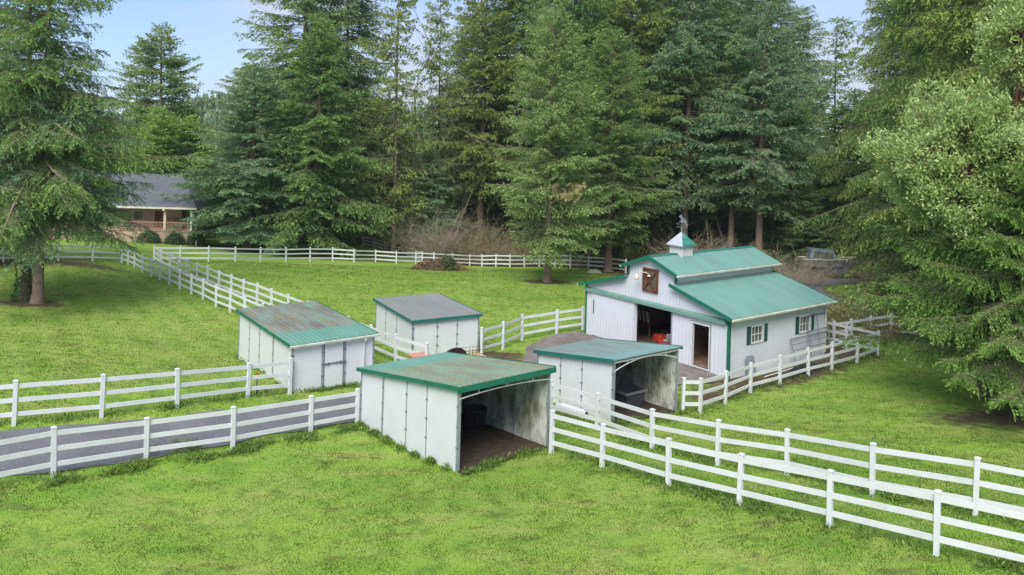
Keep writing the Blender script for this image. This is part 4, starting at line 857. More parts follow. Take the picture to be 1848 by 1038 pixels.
    W_V = np.concatenate([TV, BV, V2]); WF = np.concatenate([TF, BF + len(TV), F2 + len(TV) + len(BV)])
    tr = npmesh('trunk', W_V, WF); 
    sm = np.zeros(len(WF), bool); sm[:len(TF)] = True; tr.polygons.foreach_set('use_smooth', sm)
    ex = np.percentile(np.hypot(SV[:, 0], SV[:, 1]), 98.5)
    return dict(trunk=tr, crown=crown, H=H, R=ex, n=len(SV) // 4)
PRO = {
 'fir':    conifer(11, 26, 6.2, .09, dz=.34, k=5, droop=.34, rise=.30, hang=.35, sl=.27, sw=.095, gaps=.10, trunk=.36, prof=.68, twig=.26, per=.085),
 'spruce': conifer(12, 24, 6.5, .10, dz=.34, k=5, droop=.26, rise=.45, hang=.25, sl=.27, sw=.10, prof=.60, gaps=.08, trunk=.36, twig=.26, per=.085),
 'tall':   conifer(13, 42, 7.5, .14, dz=.42, k=5, droop=.36, rise=.25, hang=.45, sl=.31, sw=.105, gaps=.12, prof=.45, trunk=.45, twig=.31, per=.105, lowtaper=.6),
 'tall2':  conifer(14, 42, 7.0, .18, dz=.46, k=5, droop=.28, rise=.40, hang=.35, sl=.31, sw=.105, gaps=.20, prof=.42, trunk=.42, twig=.31, per=.105, lowtaper=.5, lumps=.4),
 'slim':   conifer(15, 36, 4.2, .14, dz=.46, k=4, droop=.20, rise=.25, hang=.45, sl=.38, sw=.14, gaps=.25, prof=.35, trunk=.26, twig=.32, per=.15, lowtaper=.7, lumps=.45),
 'grey':   conifer(16, 24, 5.0, .11, dz=.32, k=5, droop=.22, rise=.50, hang=.28, sl=.23, sw=.075, gaps=.08, prof=.50, trunk=.27, twig=.24, per=.075, lowtaper=.6, lumps=.3),
 'big':    conifer(17, 28, 7.6, .205, dz=.40, k=5, droop=.34, rise=.25, hang=.52, sl=.20, sw=.055, gaps=.24, prof=.92, twig=.20, per=.06, lowtaper=.8, lumps=.35, trunk=.27),
 'olive':  conifer(18, 34, 9.0, .05, dz=.44, k=5, droop=.42, rise=.22, hang=.55, sl=.28, sw=.085, gaps=.08, prof=.42, trunk=.5, twig=.26, per=.09, tip=.05),
 'bough':  conifer(19, 11, 7.0, .21, dz=.25, k=7, droop=.20, rise=.25, hang=.42, sl=.15, sw=.042, gaps=.05, prof=.42, trunk=.40, twig=.125, per=.036, lowtaper=.9, tip=.12, tl=.30, lumps=.35),
}
for k_, p_ in PRO.items(): print('proto', k_, p_['n'])
def tree(kind, x, y, H, R, foliage, label, name='conifer', bark='bark_dark', rz=None, group=None, dz=0, lean=(0, 0)):
    p = PRO[kind]; z = gz(x, y) + dz; rz = random.uniform(0, 6.28) if rz is None else rz
    r = empty(name, (x, y, z), 0, label=label, cat='tree', group=group)
    for part, m in (('trunk', M[bark]), ('crown', M[foliage])):
        me = p[part]
        if len(me.materials) == 0: me.materials.append(m)
        o = bpy.data.objects.new(part, me); COL.objects.link(o); o.parent = r; o.material_slots[0].link = 'OBJECT'; o.material_slots[0].material = m
        o.rotation_euler = (lean[0], lean[1], rz); o.scale = (R / p['R'], R / p['R'], H / p['H'])
    return r
def px(u, Y): return (u - 924) / 1378.2 * Y + .0274 * (-3)
random.seed(21)
# the big fir pair at left
tree('big', -30.0, 48.8, 28, 8.4, 'f_green', 'big fir with straight light brown trunk, right one of the pair on the left lawn', 'fir_tree', 'bark', rz=.6)
tree('big', -31.25, 49.5, 27, 7.8, 'f_teal', 'fir with ivy covered dark trunk, left one of the pair on the lawn', 'fir_tree', 'bark_dark', rz=3.3)
tree('fir', px(-40, 62), 62, 27, 8, 'f_green', 'dense fir cut off by the left edge of the photo, behind the trunk pair', 'fir_tree')
tree('fir', px(90, 100), 100, 23, 7, 'f_green', 'fir behind the left part of the tan house', 'fir_tree')
# mid left
tree('spruce', px(290, 112), 112, 30, 9.0, 'f_grey', 'lone pointed conifer against the sky above the house roof', 'fir_tree', rz=1.0)
tree('slim', px(246, 116), 116, 27, 5, 'f_grey', 'thin open conifer just left of the lone pointed one above the house', 'fir_tree')
tree('spruce', px(280, 101), 101, 17, 6.0, 'f_fresh', 'bright green bushy cedar right behind the house roof ridge', 'cedar_tree')
tree('spruce', px(345, 104), 104, 16.5, 6.2, 'f_fresh', 'bright green bushy cedar behind the right end of the house roof', 'cedar_tree')
tree('spruce', px(455, 91.5), 91.5, 22.5, 8.8, 'f_teal', 'broad blue green spruce with low boughs just behind the back fence', 'spruce_tree', rz=2.2)
tree('fir', px(576, 92.5), 92.5, 29.5, 8.6, 'f_green', 'tall pointed green fir right of the blue green spruce behind the back fence', 'fir_tree', rz=.3)
tree('tall', px(548, 106), 106, 47, 10.2, 'f_grey', 'very tall fir with long bare tipped boughs rising behind the blue green spruce', 'fir_tree', rz=4.1)
tree('tall', px(622, 113), 113, 45, 9, 'f_dark', 'very tall dark fir with hanging boughs behind the pointed green fir', 'fir_tree')
tree('slim', px(716, 101), 101, 40, 5.2, 'f_olive', 'slender mossy fir with sky on both sides, its trunk visible low down', 'fir_tree', 'bark', rz=2.0)
tree('fir', px(690, 116), 116, 22, 6.4, 'f_olive', 'short olive conifer behind the slender mossy fir', 'fir_tree')
tree('fir', px(775, 104), 104, 15, 5.5, 'f_teal', 'small blue green fir behind the brush pile and bare brush', 'fir_tree')
tree('slim', px(792, 112), 112, 40, 4.6, 'f_olive', 'thin sparse fir standing in the sky gap left of the dense woods', 'fir_tree')
tree('tall2', px(872, 111), 111, 46, 9, 'f_olive', 'tall olive fir at the left end of the dense woods', 'fir_tree', rz=1.1)
tree('tall', px(940, 118), 118, 48, 9.5, 'f_green', 'tall fir behind the grey green fir of the paddock', 'fir_tree')
tree('grey', 3.5, 68.1, 24.5, 5.3, 'f_grey', 'grey green fir standing inside the paddock with a pale bare trunk and brown leaf ring', 'fir_tree', 'bark', rz=.4)
tree('grey', 10.32, 79.2, 25, 6.4, 'f_green', 'green fir with a thick flared trunk just left of the stable roof', 'fir_tree', 'bark', rz=2.9)
tree('tall', px(1030, 94), 94, 44, 8, 'f_green', 'tall fir with a dark trunk between the paddock fir and the thick trunked fir', 'fir_tree')
tree('tall2', px(1138, 95), 95, 43, 8, 'f_olive', 'tall fir with a thin dark trunk right of the thick trunked fir', 'fir_tree')
tree('tall', px(1085, 108), 108, 47, 9, 'f_grey', 'tall pale green fir behind the thick trunked fir', 'fir_tree')
tree('tall', px(1190, 101), 101, 45, 9, 'f_green', 'tall green fir directly behind the stable cupola', 'fir_tree')
tree('tall2', px(1240, 93), 93, 41, 8, 'f_teal', 'tall blue green fir right of the cupola', 'fir_tree')
tree('tall', px(1300, 104), 104, 43, 8, 'f_green', 'tall fir between the blue green fir and the fir with a pale bare trunk', 'fir_tree')
tree('tall2', px(1376, 88), 88, 36, 7.4, 'f_teal', 'fir with pale bare upper trunk at the right end of the dense woods', 'fir_tree', 'bark', rz=.8)
tree('tall2', px(1325, 92), 92, 38, 6.6, 'f_green', 'fir with a reddish trunk left of the one with the pale trunk', 'fir_tree', 'bark')
tree('fir', px(1432, 95), 95, 21, 6.0, 'f_green', 'short fir below the sky gap, right of the pale trunked fir', 'fir_tree')
tree('spruce', px(1458, 88), 88, 10, 3.2, 'f_dark', 'small nearly black conifer at the edge of the woods behind the stable', 'fir_tree')
tree('slim', px(1508, 100), 100, 31.5, 5.2, 'f_grey', 'narrow fir tip standing up in the right sky gap', 'fir_tree', rz=1.4)
tree('fir', px(1545, 92), 92, 21, 7.5, 'f_green', 'dense fir behind the covered boat', 'fir_tree')
# right side
tree('olive', px(1640, 80), 80, 37, 8.2, 'f_olive', 'large drooping olive fir forming the left edge of the right hand tree mass', 'fir_tree', rz=.3)
tree('olive', px(1715, 62), 62, 36, 8.4, 'f_green', 'large drooping fir in the middle of the right hand tree mass', 'fir_tree', rz=2.)
tree('olive', px(1830, 50), 50, 34, 8.6, 'f_olive', 'large yellow green fir at the top right corner behind the madrone', 'fir_tree', rz=4.)
tree('spruce', px(1668, 69), 69, 15, 5.0, 'f_green', 'short dark fir behind the rail fence in the brambles', 'fir_tree')
tree('bough', 23.6, 33.2, 11.0, 6.9, 'f_near', 'near fir with low drooping boughs sweeping over the lawn at the right edge', 'fir_tree', rz=1.9)
tree('fir', px(1760, 52), 52, 15, 6.4, 'f_green', 'dark fir filling the space below the madrone at right', 'fir_tree')
# the woods behind: nothing tells these apart
random.seed(5)
G_ = 'conifers deep in the woods'; LB_ = 'dark conifer deep in the woods, one of many merging behind the front rows'
def vtop_limit(u):
    pts = [(-100, 120), (170, 190), (230, 235), (340, 225), (420, 225), (450, 120), (640, 120), (665, 225), (830, 225), (860, -50), (1430, -50), (1445, 235), (1535, 235), (1560, 100), (2000, 60)]
    for (a, va), (b, vb) in zip(pts, pts[1:]):
        if a <= u <= b: return va + (vb - va) * (u - a) / (b - a)
    return 100
u = -60
while u < 1960:
    Y = random.uniform(124, 152); v = vtop_limit(u) + random.uniform(0, 30); top = 11.4 + (255 - v) * Y / 1378; H = max(11, top + 3.2)
    kd = random.choice(['tall', 'tall2']) if H > 26 else random.choice(['fir', 'spruce'])
    tree(kd, px(u, Y), Y, min(H, 52), random.uniform(6.5, 9) if H > 26 else random.uniform(5.5, 7.5), random.choice(['f_dark', 'f_green', 'f_dark', 'f_teal']), LB_, group=G_)
    u += random.uniform(38, 62) if 830 < u < 1440 or u > 1540 else random.uniform(34, 50)
u = 880
while u < 1440:
    Y = random.uniform(112, 122); tree(random.choice(['fir', 'spruce']), px(u, Y), Y, random.uniform(17, 25), random.uniform(6, 7.5), random.choice(['f_dark', 'f_green']), LB_, group=G_); u += random.uniform(60, 85)
# far hill conifers: a wood that reads as one mass
g = np.random.default_rng(4); n = 7000; hx = g.uniform(-400, 240, n); hy = g.uniform(440, 640, n)
hz = -4 + (38 * np.exp(-((hx + 205) / 130) ** 2) + 20 * np.exp(-((hx + 30) / 130) ** 2)) * np.exp(-((hy - 600) / 105) ** 2) + 2 * np.sin(hx * .11) * np.sin(hy * .07)
hh = g.uniform(5, 13, n); V = []; nn = 7
a = np.arange(nn) * 2 * math.pi / nn
for lev, (rr, zz) in enumerate(((.22, .05), (.13, .38), (.17, .36), (.08, .72), (.10, .7), (.005, 1.0))):
    rj = hh[:, None] * rr * g.uniform(.7, 1.3, (n, nn)); V.append(np.stack([hx[:, None] + rj * np.cos(a), hy[:, None] + rj * np.sin(a), (hz + hh * zz)[:, None] + 0 * rj + g.normal(0, .7, (n, nn))], -1))
V = np.stack(V, 1); i = np.arange(n * 6 * nn).reshape(n, 6, nn); F = np.stack([i[:, :-1], np.roll(i[:, :-1], -1, 2), np.roll(i[:, 1:], -1, 2), i[:, 1:]], -1)
obj('hill_woods', npmesh('hill_woods', V, F), M['f_dark'], kind='stuff', label='far wooded hillside in the gap right of the lone pointed conifer')
# ------------------------------------------------------------------ madrone at right, dead branch, bare brush
GM = gz(22.2, 35.6)
def broadleaf(seed, R, H, n_cl, leaves, ll, lw, trunk_r, z0, crown_c, g_lim=.5):
    g = np.random.default_rng(seed)
    d = unit(g.normal(0, 1, (n_cl, 3))); rad = g.uniform(.55, 1.0, n_cl) ** .5; lum = 1 + .22 * np.sin(d[:, 0] * 5 + d[:, 2] * 4) + .15 * np.sin(d[:, 1] * 9)
    C = np.array(crown_c) + d * (rad * lum)[:, None] * np.array([R, R, H]); 
    # limbs: bent paths from the trunk to each cluster through a shared hub
    hubs = np.array(crown_c) + unit(g.normal(0, 1, (14, 3))) * np.array([R, R, H]) * .45 - [0, 0, H * .25]
    hi = np.argmin(np.linalg.norm(C[:, None] - hubs[None], axis=2), axis=1); base = np.array([0, 0, z0])
    A = []; B = []; ra = []; rb = []
    def path(p, q, r0, r1, k=5, w=.12):
        ts = np.linspace(0, 1, k + 1); L_ = np.linalg.norm(q - p); o = g.normal(0, w, (k + 1, 3)) * L_ * np.sin(ts * math.pi)[:, None]; X = p + (q - p) * ts[:, None] + o
        for i in range(k): A.append(X[i]); B.append(X[i + 1]); ra.append(r0 + (r1 - r0) * ts[i]); rb.append(r0 + (r1 - r0) * ts[i + 1])
    for h in hubs: path(base, h, trunk_r * .6, .06, 6)
    for c, h in zip(C, hi): path(hubs[h], c, .05, .012, 4, .08)
    A, B, ra, rb = map(np.array, (A, B, ra, rb)); LV, LF = stickmesh(A, B, ra, rb)
    k = leaves; ci = np.repeat(np.arange(n_cl), k); ctr = C[ci] + g.normal(0, .20, (len(ci), 3)); out = unit(C - np.array(crown_c))[ci] * .55 + np.array([0, 0, .35]) + g.normal(0, .75, (len(ci), 3))
    SV = sprays(ctr, out, ll * g.uniform(.7, 1.25, len(ci)), lw * g.uniform(.8, 1.2, len(ci)), g, .9, .12)
    return (LV, LF), SV
(LV, LF), SV = broadleaf(31, 3.5, 3.0, 900, 52, .20, .088, .24, 4.2, (-1.2, -.6, 11.3 - GM))
(LV2, LF2), SV2 = broadleaf(32, 2.2, 2.4, 360, 50, .20, .088, .2, 9.0, (2.0, -.5, 16.9 - GM))
mx_, my_ = 22.2, 35.6
r = empty('madrone_tree', (mx_, my_, gz(mx_, my_)), 0, label='broad leaved madrone with pale green rosettes and orange limbs at the right edge', cat='tree')
TV, TF, _ = trunkmesh(15, .3, np.random.default_rng(3), lean=.5)
obj('trunk', npmesh('trunk', np.concatenate([TV, LV, LV2]), np.concatenate([TF, LF + len(TV), LF2 + len(TV) + len(LV)])), M['bark_red'], r)
SA = np.concatenate([SV, SV2]); obj('crown', npmesh('crown', SA, np.arange(len(SA)).reshape(-1, 4)), M['leaf'], r)
def twigs(seed, n, H, spread, levels=3, r0=.02, curve=.5, base_r=.5):
    g = np.random.default_rng(seed); A = []; B = []; RA = []; RB = []
    a = g.random(n) * 6.283; P = np.column_stack([np.cos(a) * base_r * g.random(n), np.sin(a) * base_r * g.random(n), np.zeros(n)]); D = unit(np.column_stack([np.cos(a) * spread, np.sin(a) * spread, np.ones(n)]) + g.normal(0, .15, (n, 3))); Ln = H * g.uniform(.5, 1, n); r = np.full(n, r0)
    for lv in range(levels):
        k = 4; tips = []; X = P.copy(); d = D.copy(); pts = [X]
        for i in range(k):
            Y_ = X + d * (Ln / k)[:, None]; A.append(X); B.append(Y_); RA.append(r * (1 - i / k * .6)); RB.append(r * (1 - (i + 1) / k * .6)); d = unit(d + g.normal(0, .16, d.shape) + np.array([0, 0, -.10 * curve * i])); X = Y_; pts.append(X); tips.append((X, d))
        if lv == levels - 1: break
        m = 4; nP = []; nD = []; nL = []; nr = []
        for j in range(m):
            X, d = tips[g.integers(0, k)] if j else tips[-1]; nP.append(X); nD.append(unit(d + g.normal(0, .55, d.shape))); nL.append(Ln * g.uniform(.3, .6, len(Ln))); nr.append(r * .5)
        P = np.concatenate(nP); D = np.concatenate(nD); Ln = np.concatenate(nL); r = np.concatenate(nr)
    return stickmesh(np.concatenate(A), np.concatenate(B), np.concatenate(RA), np.concatenate(RB))
TW1 = [npmesh('twigs', *twigs(40 + i, 78, 4.2, .6, 3, .024, .6, 1.6)) for i in range(3)]
def bare(x, y, s, label, m='cane', H=1., name='bare_shrub', i=0):
    me = TW1[i]
    if not len(me.materials): me.materials.append(M[m])
    o = bpy.data.objects.new(name, me); COL.objects.link(o); o.location = (x, y, gz(x, y) - .05); o.scale = (s, s, s * H); o.rotation_euler.z = random.uniform(0, 6)
    o.material_slots[0].link = 'OBJECT'; o.material_slots[0].material = M[m]; return tag(o, label, 'shrub', 'leafless brush along the edge of the woods')
for i, (u, Y, s, Hh, m, lb) in enumerate([
    (700, 113, 1.5, .9, 'cane', 'leafless brown shrub over the tilted far fence, left one of the brush'),
    (733, 105, 1.6, .9, 'cane', 'leafless brown shrub right of the tilted far fence'),
    (785, 97, 1.45, 1.05, 'birch', 'tall pale leafless shrub with upright stems behind the brush pile'),
    (832, 98, 1.45, .8, 'cane', 'low brown leafless shrub just right of the pale upright one'),
    (880, 96, 1.4, .85, 'cane', 'brown leafless shrub left of the paddock fir above the back fence'),
    (925, 94, 1.2, .75, 'cane', 'brown leafless shrub behind the paddock fir, above the fence'),
    (1268, 76, 1.0, .95, 'birch', 'tangled leafless shrub right of the weathervane, above the stable roof'),
    (1235, 84, .9, .9, 'cane', 'dark leafless shrub directly behind the weathervane'),
    (1318, 80, 1.0, .8, 'cane', 'leafless shrub behind the right part of the upper stable roof'),
    (1435, 68, .95, .75, 'birch', 'pale tangled leafless shrub touching the right end of the stable roof'),
    (1470, 70, .8, .6, 'birch', 'low tangled pale shrub in front of the boat'),
    (1610, 62, .9, .8, 'cane', 'leafless brown shrub right of the curving asphalt drive'),
    (1660, 60, 1.0, .8, 'cane', 'leafless brown shrub under the right firs, beyond the bramble fence')]):
    bare(px(u, Y), Y, s, lb, m, Hh, i=i % 3)
# leafless tall birches in the sky gap
for (u, Y, H, lb) in ((826, 112, 30, 'tall leafless tree with pale crooked limbs in the sky gap'), (760, 116, 31, 'tall leafless tree with thin twigs beside the slender mossy fir')):
    V, F = twigs(int(u), 3, H, .12, 3, .16, .1, .2); V2, F2 = twigs(int(u) + 1, 5, H * .9, .30, 4, .08, .1, .2)
    x = px(u, Y); tr = obj('bare_tree', npmesh('bare_tree', np.concatenate([V, V2]), np.concatenate([F, F2 + len(V)])), M['birch'], label=lb, cat='tree'); tr.location = (x, Y, gz(x, Y))
# leaf scatter helpers
def leafmound(P, ll, lw, g, up=.7):
    D = g.normal(0, 1, P.shape); D[:, 2] = np.abs(D[:, 2]) * .6; return sprays(P, D, ll * g.uniform(.6, 1.3, len(P)), lw * g.uniform(.7, 1.3, len(P)), g, up, .1)
def bush(name, x, y, rx, ry, h, m, label, n=2600, ll=.16, lw=.08, cat='shrub', group=None, seed=1):
    g = np.random.default_rng(seed); d = unit(g.normal(0, 1, (n, 3))); d[:, 2] = np.abs(d[:, 2]) * 1.0 - .15; q = g.uniform(.72, 1.0, n) * (1 + .13 * np.sin(d[:, 0] * 7 + seed) * np.sin(d[:, 1] * 6))
    P = d * q[:, None] * [rx, ry, h]; P[:, 2] = np.maximum(P[:, 2] + .15 * h, .02); SV = leafmound(P, ll, lw, g)
    me = npmesh(name, SV, np.arange(len(SV)).reshape(-1, 4)); o = obj(name, me, M[m], label=label, cat=cat, group=group); o.location = (x, y, gz(x, y)); return o
# ------------------------------------------------------------------ house with a covered porch
M['shingle'] = mat('grey shingles', (.105, .115, .135), .8, .2, var=(.14, .15, .17), scale=1.2, noise2=((.11, .11, .12), 9, (.5, .7)), grooves=(1, .19, .02, 0, .7))
M['tan'] = mat('tan lap siding', (.50, .37, .27), .6, .2, var=(.45, .33, .24), scale=1, grooves=(2, .2, .02, 0, .6))
M['beige'] = mat('cream posts', (.62, .52, .38), .55, .3)
M['redwood'] = mat('redwood rail', (.50, .29, .21), .6, .3, var=(.42, .24, .17), scale=4)
hx0, hx1, hY = px(60, 90), px(352, 90), 90.0; hz0 = gz(-40, 88) - .1
hs = empty('house', ((hx0 + hx1) / 2, hY, hz0), 0, label='tan house with grey shingle roof and covered porch behind the left fir', cat='house')
HW = (hx1 - hx0) / 2
def hb(a, b, name, m, par=hs, **k): mb = MB(); mb.box(a, b); return mb.build(name, m, par, **k)
hb((-HW, 0, -1.2), (HW, 2.6, 1.38), 'porch_base', M['tan']); hb((-HW - .05, -.08, 1.381), (HW + .05, 2.5, 1.5), 'porch_floor', M['redwood'])
hb((-HW, 2.6, -1.2), (HW - 2.4, 5.3, 4.1), 'wall', M['tan'])
eave, ridge = 4.25, 7.85
mb = MB(); e0, e1 = -.45, 11.4; ym = 5.4
mb.add([(-HW - .6, e0, eave), (HW + .65, e0, eave), (HW - 3.6, ym, ridge), (-HW - .6, ym, ridge), (-HW - .6, e0, eave - .12), (HW + .65, e0, eave - .12), (HW - 3.6, ym, ridge - .12), (-HW - .6, ym, ridge - .12),
        (HW + .65, ym, eave), (-HW - .6, ym, eave), (HW + .65, ym, eave - .12), (-HW - .6, ym, eave - .12)],
       [(0, 1, 2, 3), (1, 8, 2), (3, 2, 8, 9), (4, 7, 6, 5), (0, 4, 5, 1), (1, 5, 10, 8), (9, 8, 10, 11)]); mb.build('roof', M['shingle'], hs)
mb = MB(); mb.box((-HW - .65, e0 - .1, eave - .2), (HW + .7, e0 - .005, eave + .02)); mb.box((HW + .655, e0, eave - .2), (HW + .70, ym, eave + .0)); mb.build('gutter', M['gutter'], hs)
for k, x in enumerate([HW - .12, HW - 3.25, HW - 8.9, HW - 11.5, -HW + 4.2, -HW + .3]):
    mb = MB(); mb.box((x - .13, .02, 1.5), (x + .13, .28, eave - .2)); mb.build('porch_post', M['white'] if k == 0 else M['beige'], hs)
mb = MB(); mb.box((HW - 2.4, 2.3, 1.5), (HW - 2.2, 2.5, eave - .2)); mb.build('porch_post', M['redwood'], hs)
steps0, steps1 = -HW + 1.0, -HW + 3.6
for a, b in ((steps1, HW - .25), (HW - .1, None)):
    mb = MB()
    if b: mb.box((a, .10, 2.38), (b, .18, 2.46)); mb.box((a, .10, 1.62), (b, .18, 1.68)); n_ = int((b - a) / .16); [mb.box((a + i * .16, .12, 1.68), (a + i * .16 + .04, .16, 2.38)) for i in range(n_)]
    else: mb.box((a, .3, 2.38), (a + .08, 2.5, 2.46)); mb.box((a, .3, 1.62), (a + .08, 2.5, 1.68)); [mb.box((a + .02, .3 + i * .16, 1.68), (a + .06, .34 + i * .16, 2.38)) for i in range(13)]
    mb.build('porch_railing', M['redwood'], hs)
for i in range(6): hb((steps0, -.3 * (6 - i), -.8 + i * .36), (steps1, -.3 * (5 - i), -.42 + i * .36), 'step', M['redwood'])
mb = MB(); mb.box((HW - 5.6, 2.54, 1.5), (HW - 4.7, 2.595, 3.5)); mb.build('door', M['wood'], hs)
for x in (HW - 7.6, HW - 10.6, -HW + 5.5):
    mb = MB(); mb.box((x - .7, 2.54, 2.3), (x + .7, 2.598, 3.5)); wn = mb.build('window', M['white'], hs); mb = MB(); mb.box((x - .6, 2.52, 2.4), (x + .6, 2.538, 3.4)); mb.build('pane', M['glass'], wn)
lt = bpy.data.materials.new('porch lamp glow'); lt.use_nodes = True; lt.node_tree.nodes['Principled BSDF'].inputs['Emission Color'].default_value = (1, .6, .2, 1); lt.node_tree.nodes['Principled BSDF'].inputs['Emission Strength'].default_value = 2.0
mb = MB(); mb.lathe([(.001, .1), (.1, .08), (.12, -.05), (.001, -.1)], 10, (HW - 4.1, 1.6, 3.75)); mb.build('porch_lamp', lt, hs)
r = empty('porch_chair', ((hx0 + hx1) / 2 + HW - 1.6, hY + 1.6, hz0 + 1.5), .4, label='reddish wooden chair on the right end of the house porch', cat='chair')
mb = MB(); mb.box((-.3, -.3, .38), (.3, .3, .43)); mb.build('seat', M['redwood'], r); mb = MB(); mb.prism([(-.3, .28, .43), (.3, .28, .43), (.3, .5, 1.1), (-.3, .5, 1.1)], (0, .03, 0)); mb.build('backrest', M['redwood'], r)
for x in (-.27, .27):
    for y in (-.27, .27): mb = MB(); mb.box((x - .025, y - .025, 0), (x + .025, y + .025, .38)); mb.build('leg', M['redwood'], r)
# second house wing, left, a pale gable behind the fir
wx = px(18, 92); w2 = empty('house', (wx, 92, gz(wx, 92)), 0, label='pale gabled house wing at the far left edge behind the fir boughs', cat='house')
mb = MB(); mb.prism([(-3.2, 0, -1), (3.2, 0, -1), (3.2, 0, 4.2), (0, 0, 6.4), (-3.2, 0, 4.2)], (0, 8, 0)); mb.build('wall', M['white'], w2)
mb = MB(); mb.prism([(-3.7, -.3, 4.0), (0, -.3, 6.55), (3.7, -.3, 4.0), (3.7, -.3, 4.15), (0, -.3, 6.72), (-3.7, -.3, 4.15)], (0, 8.6, 0)); mb.build('roof', M['shingle'], w2)
mb = MB(); mb.box((-1, -.05, 1.2), (1, -.002, 2.6)); wn = mb.build('window', M['white'], w2); mb = MB(); mb.box((-.9, -.07, 1.3), (.9, -.052, 2.5)); mb.build('pane', M['glass'], wn)
for i, (u, Y, a, h, lb) in enumerate(((275, 89, 1.35, 1.45, 'rounded green shrub below the porch, left of the two by the railing'), (322, 89.2, 1.2, 1.4, 'rounded green shrub below the porch, right of the two by the railing'), (360, 90, 1.05, 2.1, 'dark rounded shrub with a pale stem at the right corner of the porch'), (164, 88, 1.5, 1.4, 'bright green shrub before the porch seen under the fir boughs'))):
    bush('shrub', px(u, Y), Y, a, .9, h, 'shrubleaf' if i != 3 else 'f_fresh', lb, seed=60 + i, n=3000)
mb = MB(); mb.tube([(0, 0, 0), (.02, 0, .7)], .05, 8); o = mb.build('stem', M['white']); o.parent = [x for x in bpy.data.objects if x.name.startswith('shrub') and 'pale stem' in x.get('label', '')][0]; o.location = (.35, -.85, -.05)
# ------------------------------------------------------------------ boat and covered trailer
bx, by = px(1500, 77), 77.0; bt = empty('boat', (bx, by, gz(bx, by) + .15), -.15, label='white motor boat with a raised windshield parked at the end of the asphalt drive', cat='boat')
secs = [(-2.6, .95, .55, 1.55), (-1.5, 1.02, .5, 1.55), (0, 1.05, .48, 1.58), (1.4, .85, .52, 1.68), (2.3, .42, .75, 1.8), (2.75, .03, 1.2, 1.88)]
V = []; F = []
for x, hw, kz, dzk in secs: V += [(x, -hw, dzk), (x, -hw * .82, kz + .35), (x, 0, kz), (x, hw * .82, kz + .35), (x, hw, dzk)]
for i in range(len(secs) - 1):
    for k in range(4): a = i * 5 + k; F.append((a, a + 1, a + 6, a + 5))
    F.append((i * 5, i * 5 + 5, i * 5 + 9, i * 5 + 4))
F.append((0, 1, 2, 3, 4)); mb = MB(); mb.add(V, F); mb.build('hull', mat('boat hull', (.24, .24, .225), .35, .5, var=(.17, .17, .155), scale=1.5), bt)
mb = MB(); mb.tube([(x, -hw - .01, dzk) for x, hw, kz, dzk in secs], .045, 6); mb.tube([(x, hw + .01, dzk) for x, hw, kz, dzk in secs], .045, 6); mb.build('gunwale', mat('cream gunwale', (.62, .55, .40), .5, .3), bt)
mb = MB(); mb.prism([(-1.9, -.85, 1.6), (1.1, -.8, 1.62), (.3, -.68, 2.45), (-1.7, -.72, 2.55)], (0, 1.6, 0)); cb = mb.build('cabin', mat('cabin cover', (.12, .16, .18), .4, .4, var=(.24, .29, .32), scale=2), bt)
mb = MB()
for a, b in (((-1.5, -.86, 1.75), (-.6, -.8, 2.35)), ((-.5, -.86, 1.75), (.3, -.8, 2.3))): mb.box(a, (b[0], b[1] + .12, b[2]))
mb.build('windshield', M['glass'], cb)
mb = MB(); mb.bar((-2.6, -.6, .42), (3.6, -.2, .45), .08, .1); mb.bar((-2.6, .6, .42), (3.6, .2, .45), .08, .1); mb.build('trailer_frame', M['darksteel'], bt)
for s in (-1, 1):
    mb = MB(); mb.tube([(-.6, s * .98, .18), (-.6, s * 1.18, .18)], .33, 14); mb.build('wheel', tyre, bt)
cx_, cy_ = px(1530, 75.5), 75.5; ct = empty('covered_trailer', (cx_, cy_, gz(cx_, cy_)), .1, label='black tarp covered trailer right beside the white boat', cat='trailer')
V = []; F = []; nn = 10
for i, x in enumerate(np.linspace(-1.6, 1.6, 9)):
    e = 1 - abs(x / 1.75) ** 3
    for k in range(nn + 1): t = math.pi * k / nn; V.append((x, -math.cos(t) * (.95 + .05 * math.sin(i * 2.)), .25 + math.sin(t) ** .6 * (1.0 + .2 * math.sin(i * 1.7)) * (.55 + .45 * e)))
for i in range(8):
    for k in range(nn): a = i * (nn + 1) + k; F.append((a, a + 1, a + nn + 2, a + nn + 1))
mb = MB(); mb.add(V, F); mb.add(V[:nn + 1], [tuple(range(nn + 1))]); mb.add(V[-nn - 1:], [tuple(range(nn + 1))]); mb.build('tarp_cover', mat('dark tarp', (.03, .036, .055), .4, .4, var=(.10, .11, .14), scale=2, pos=(.5, .7)), ct)
for s in (-1, 1):
    mb = MB(); mb.tube([(0, s * .8, .3), (0, s * 1.0, .3)], .3, 14); mb.build('wheel', tyre, ct)
mb = MB(); mb.bar((1.4, 0, .4), (2.6, 0, .35), .08, .08); mb.build('tow_bar', M['darksteel'], ct)
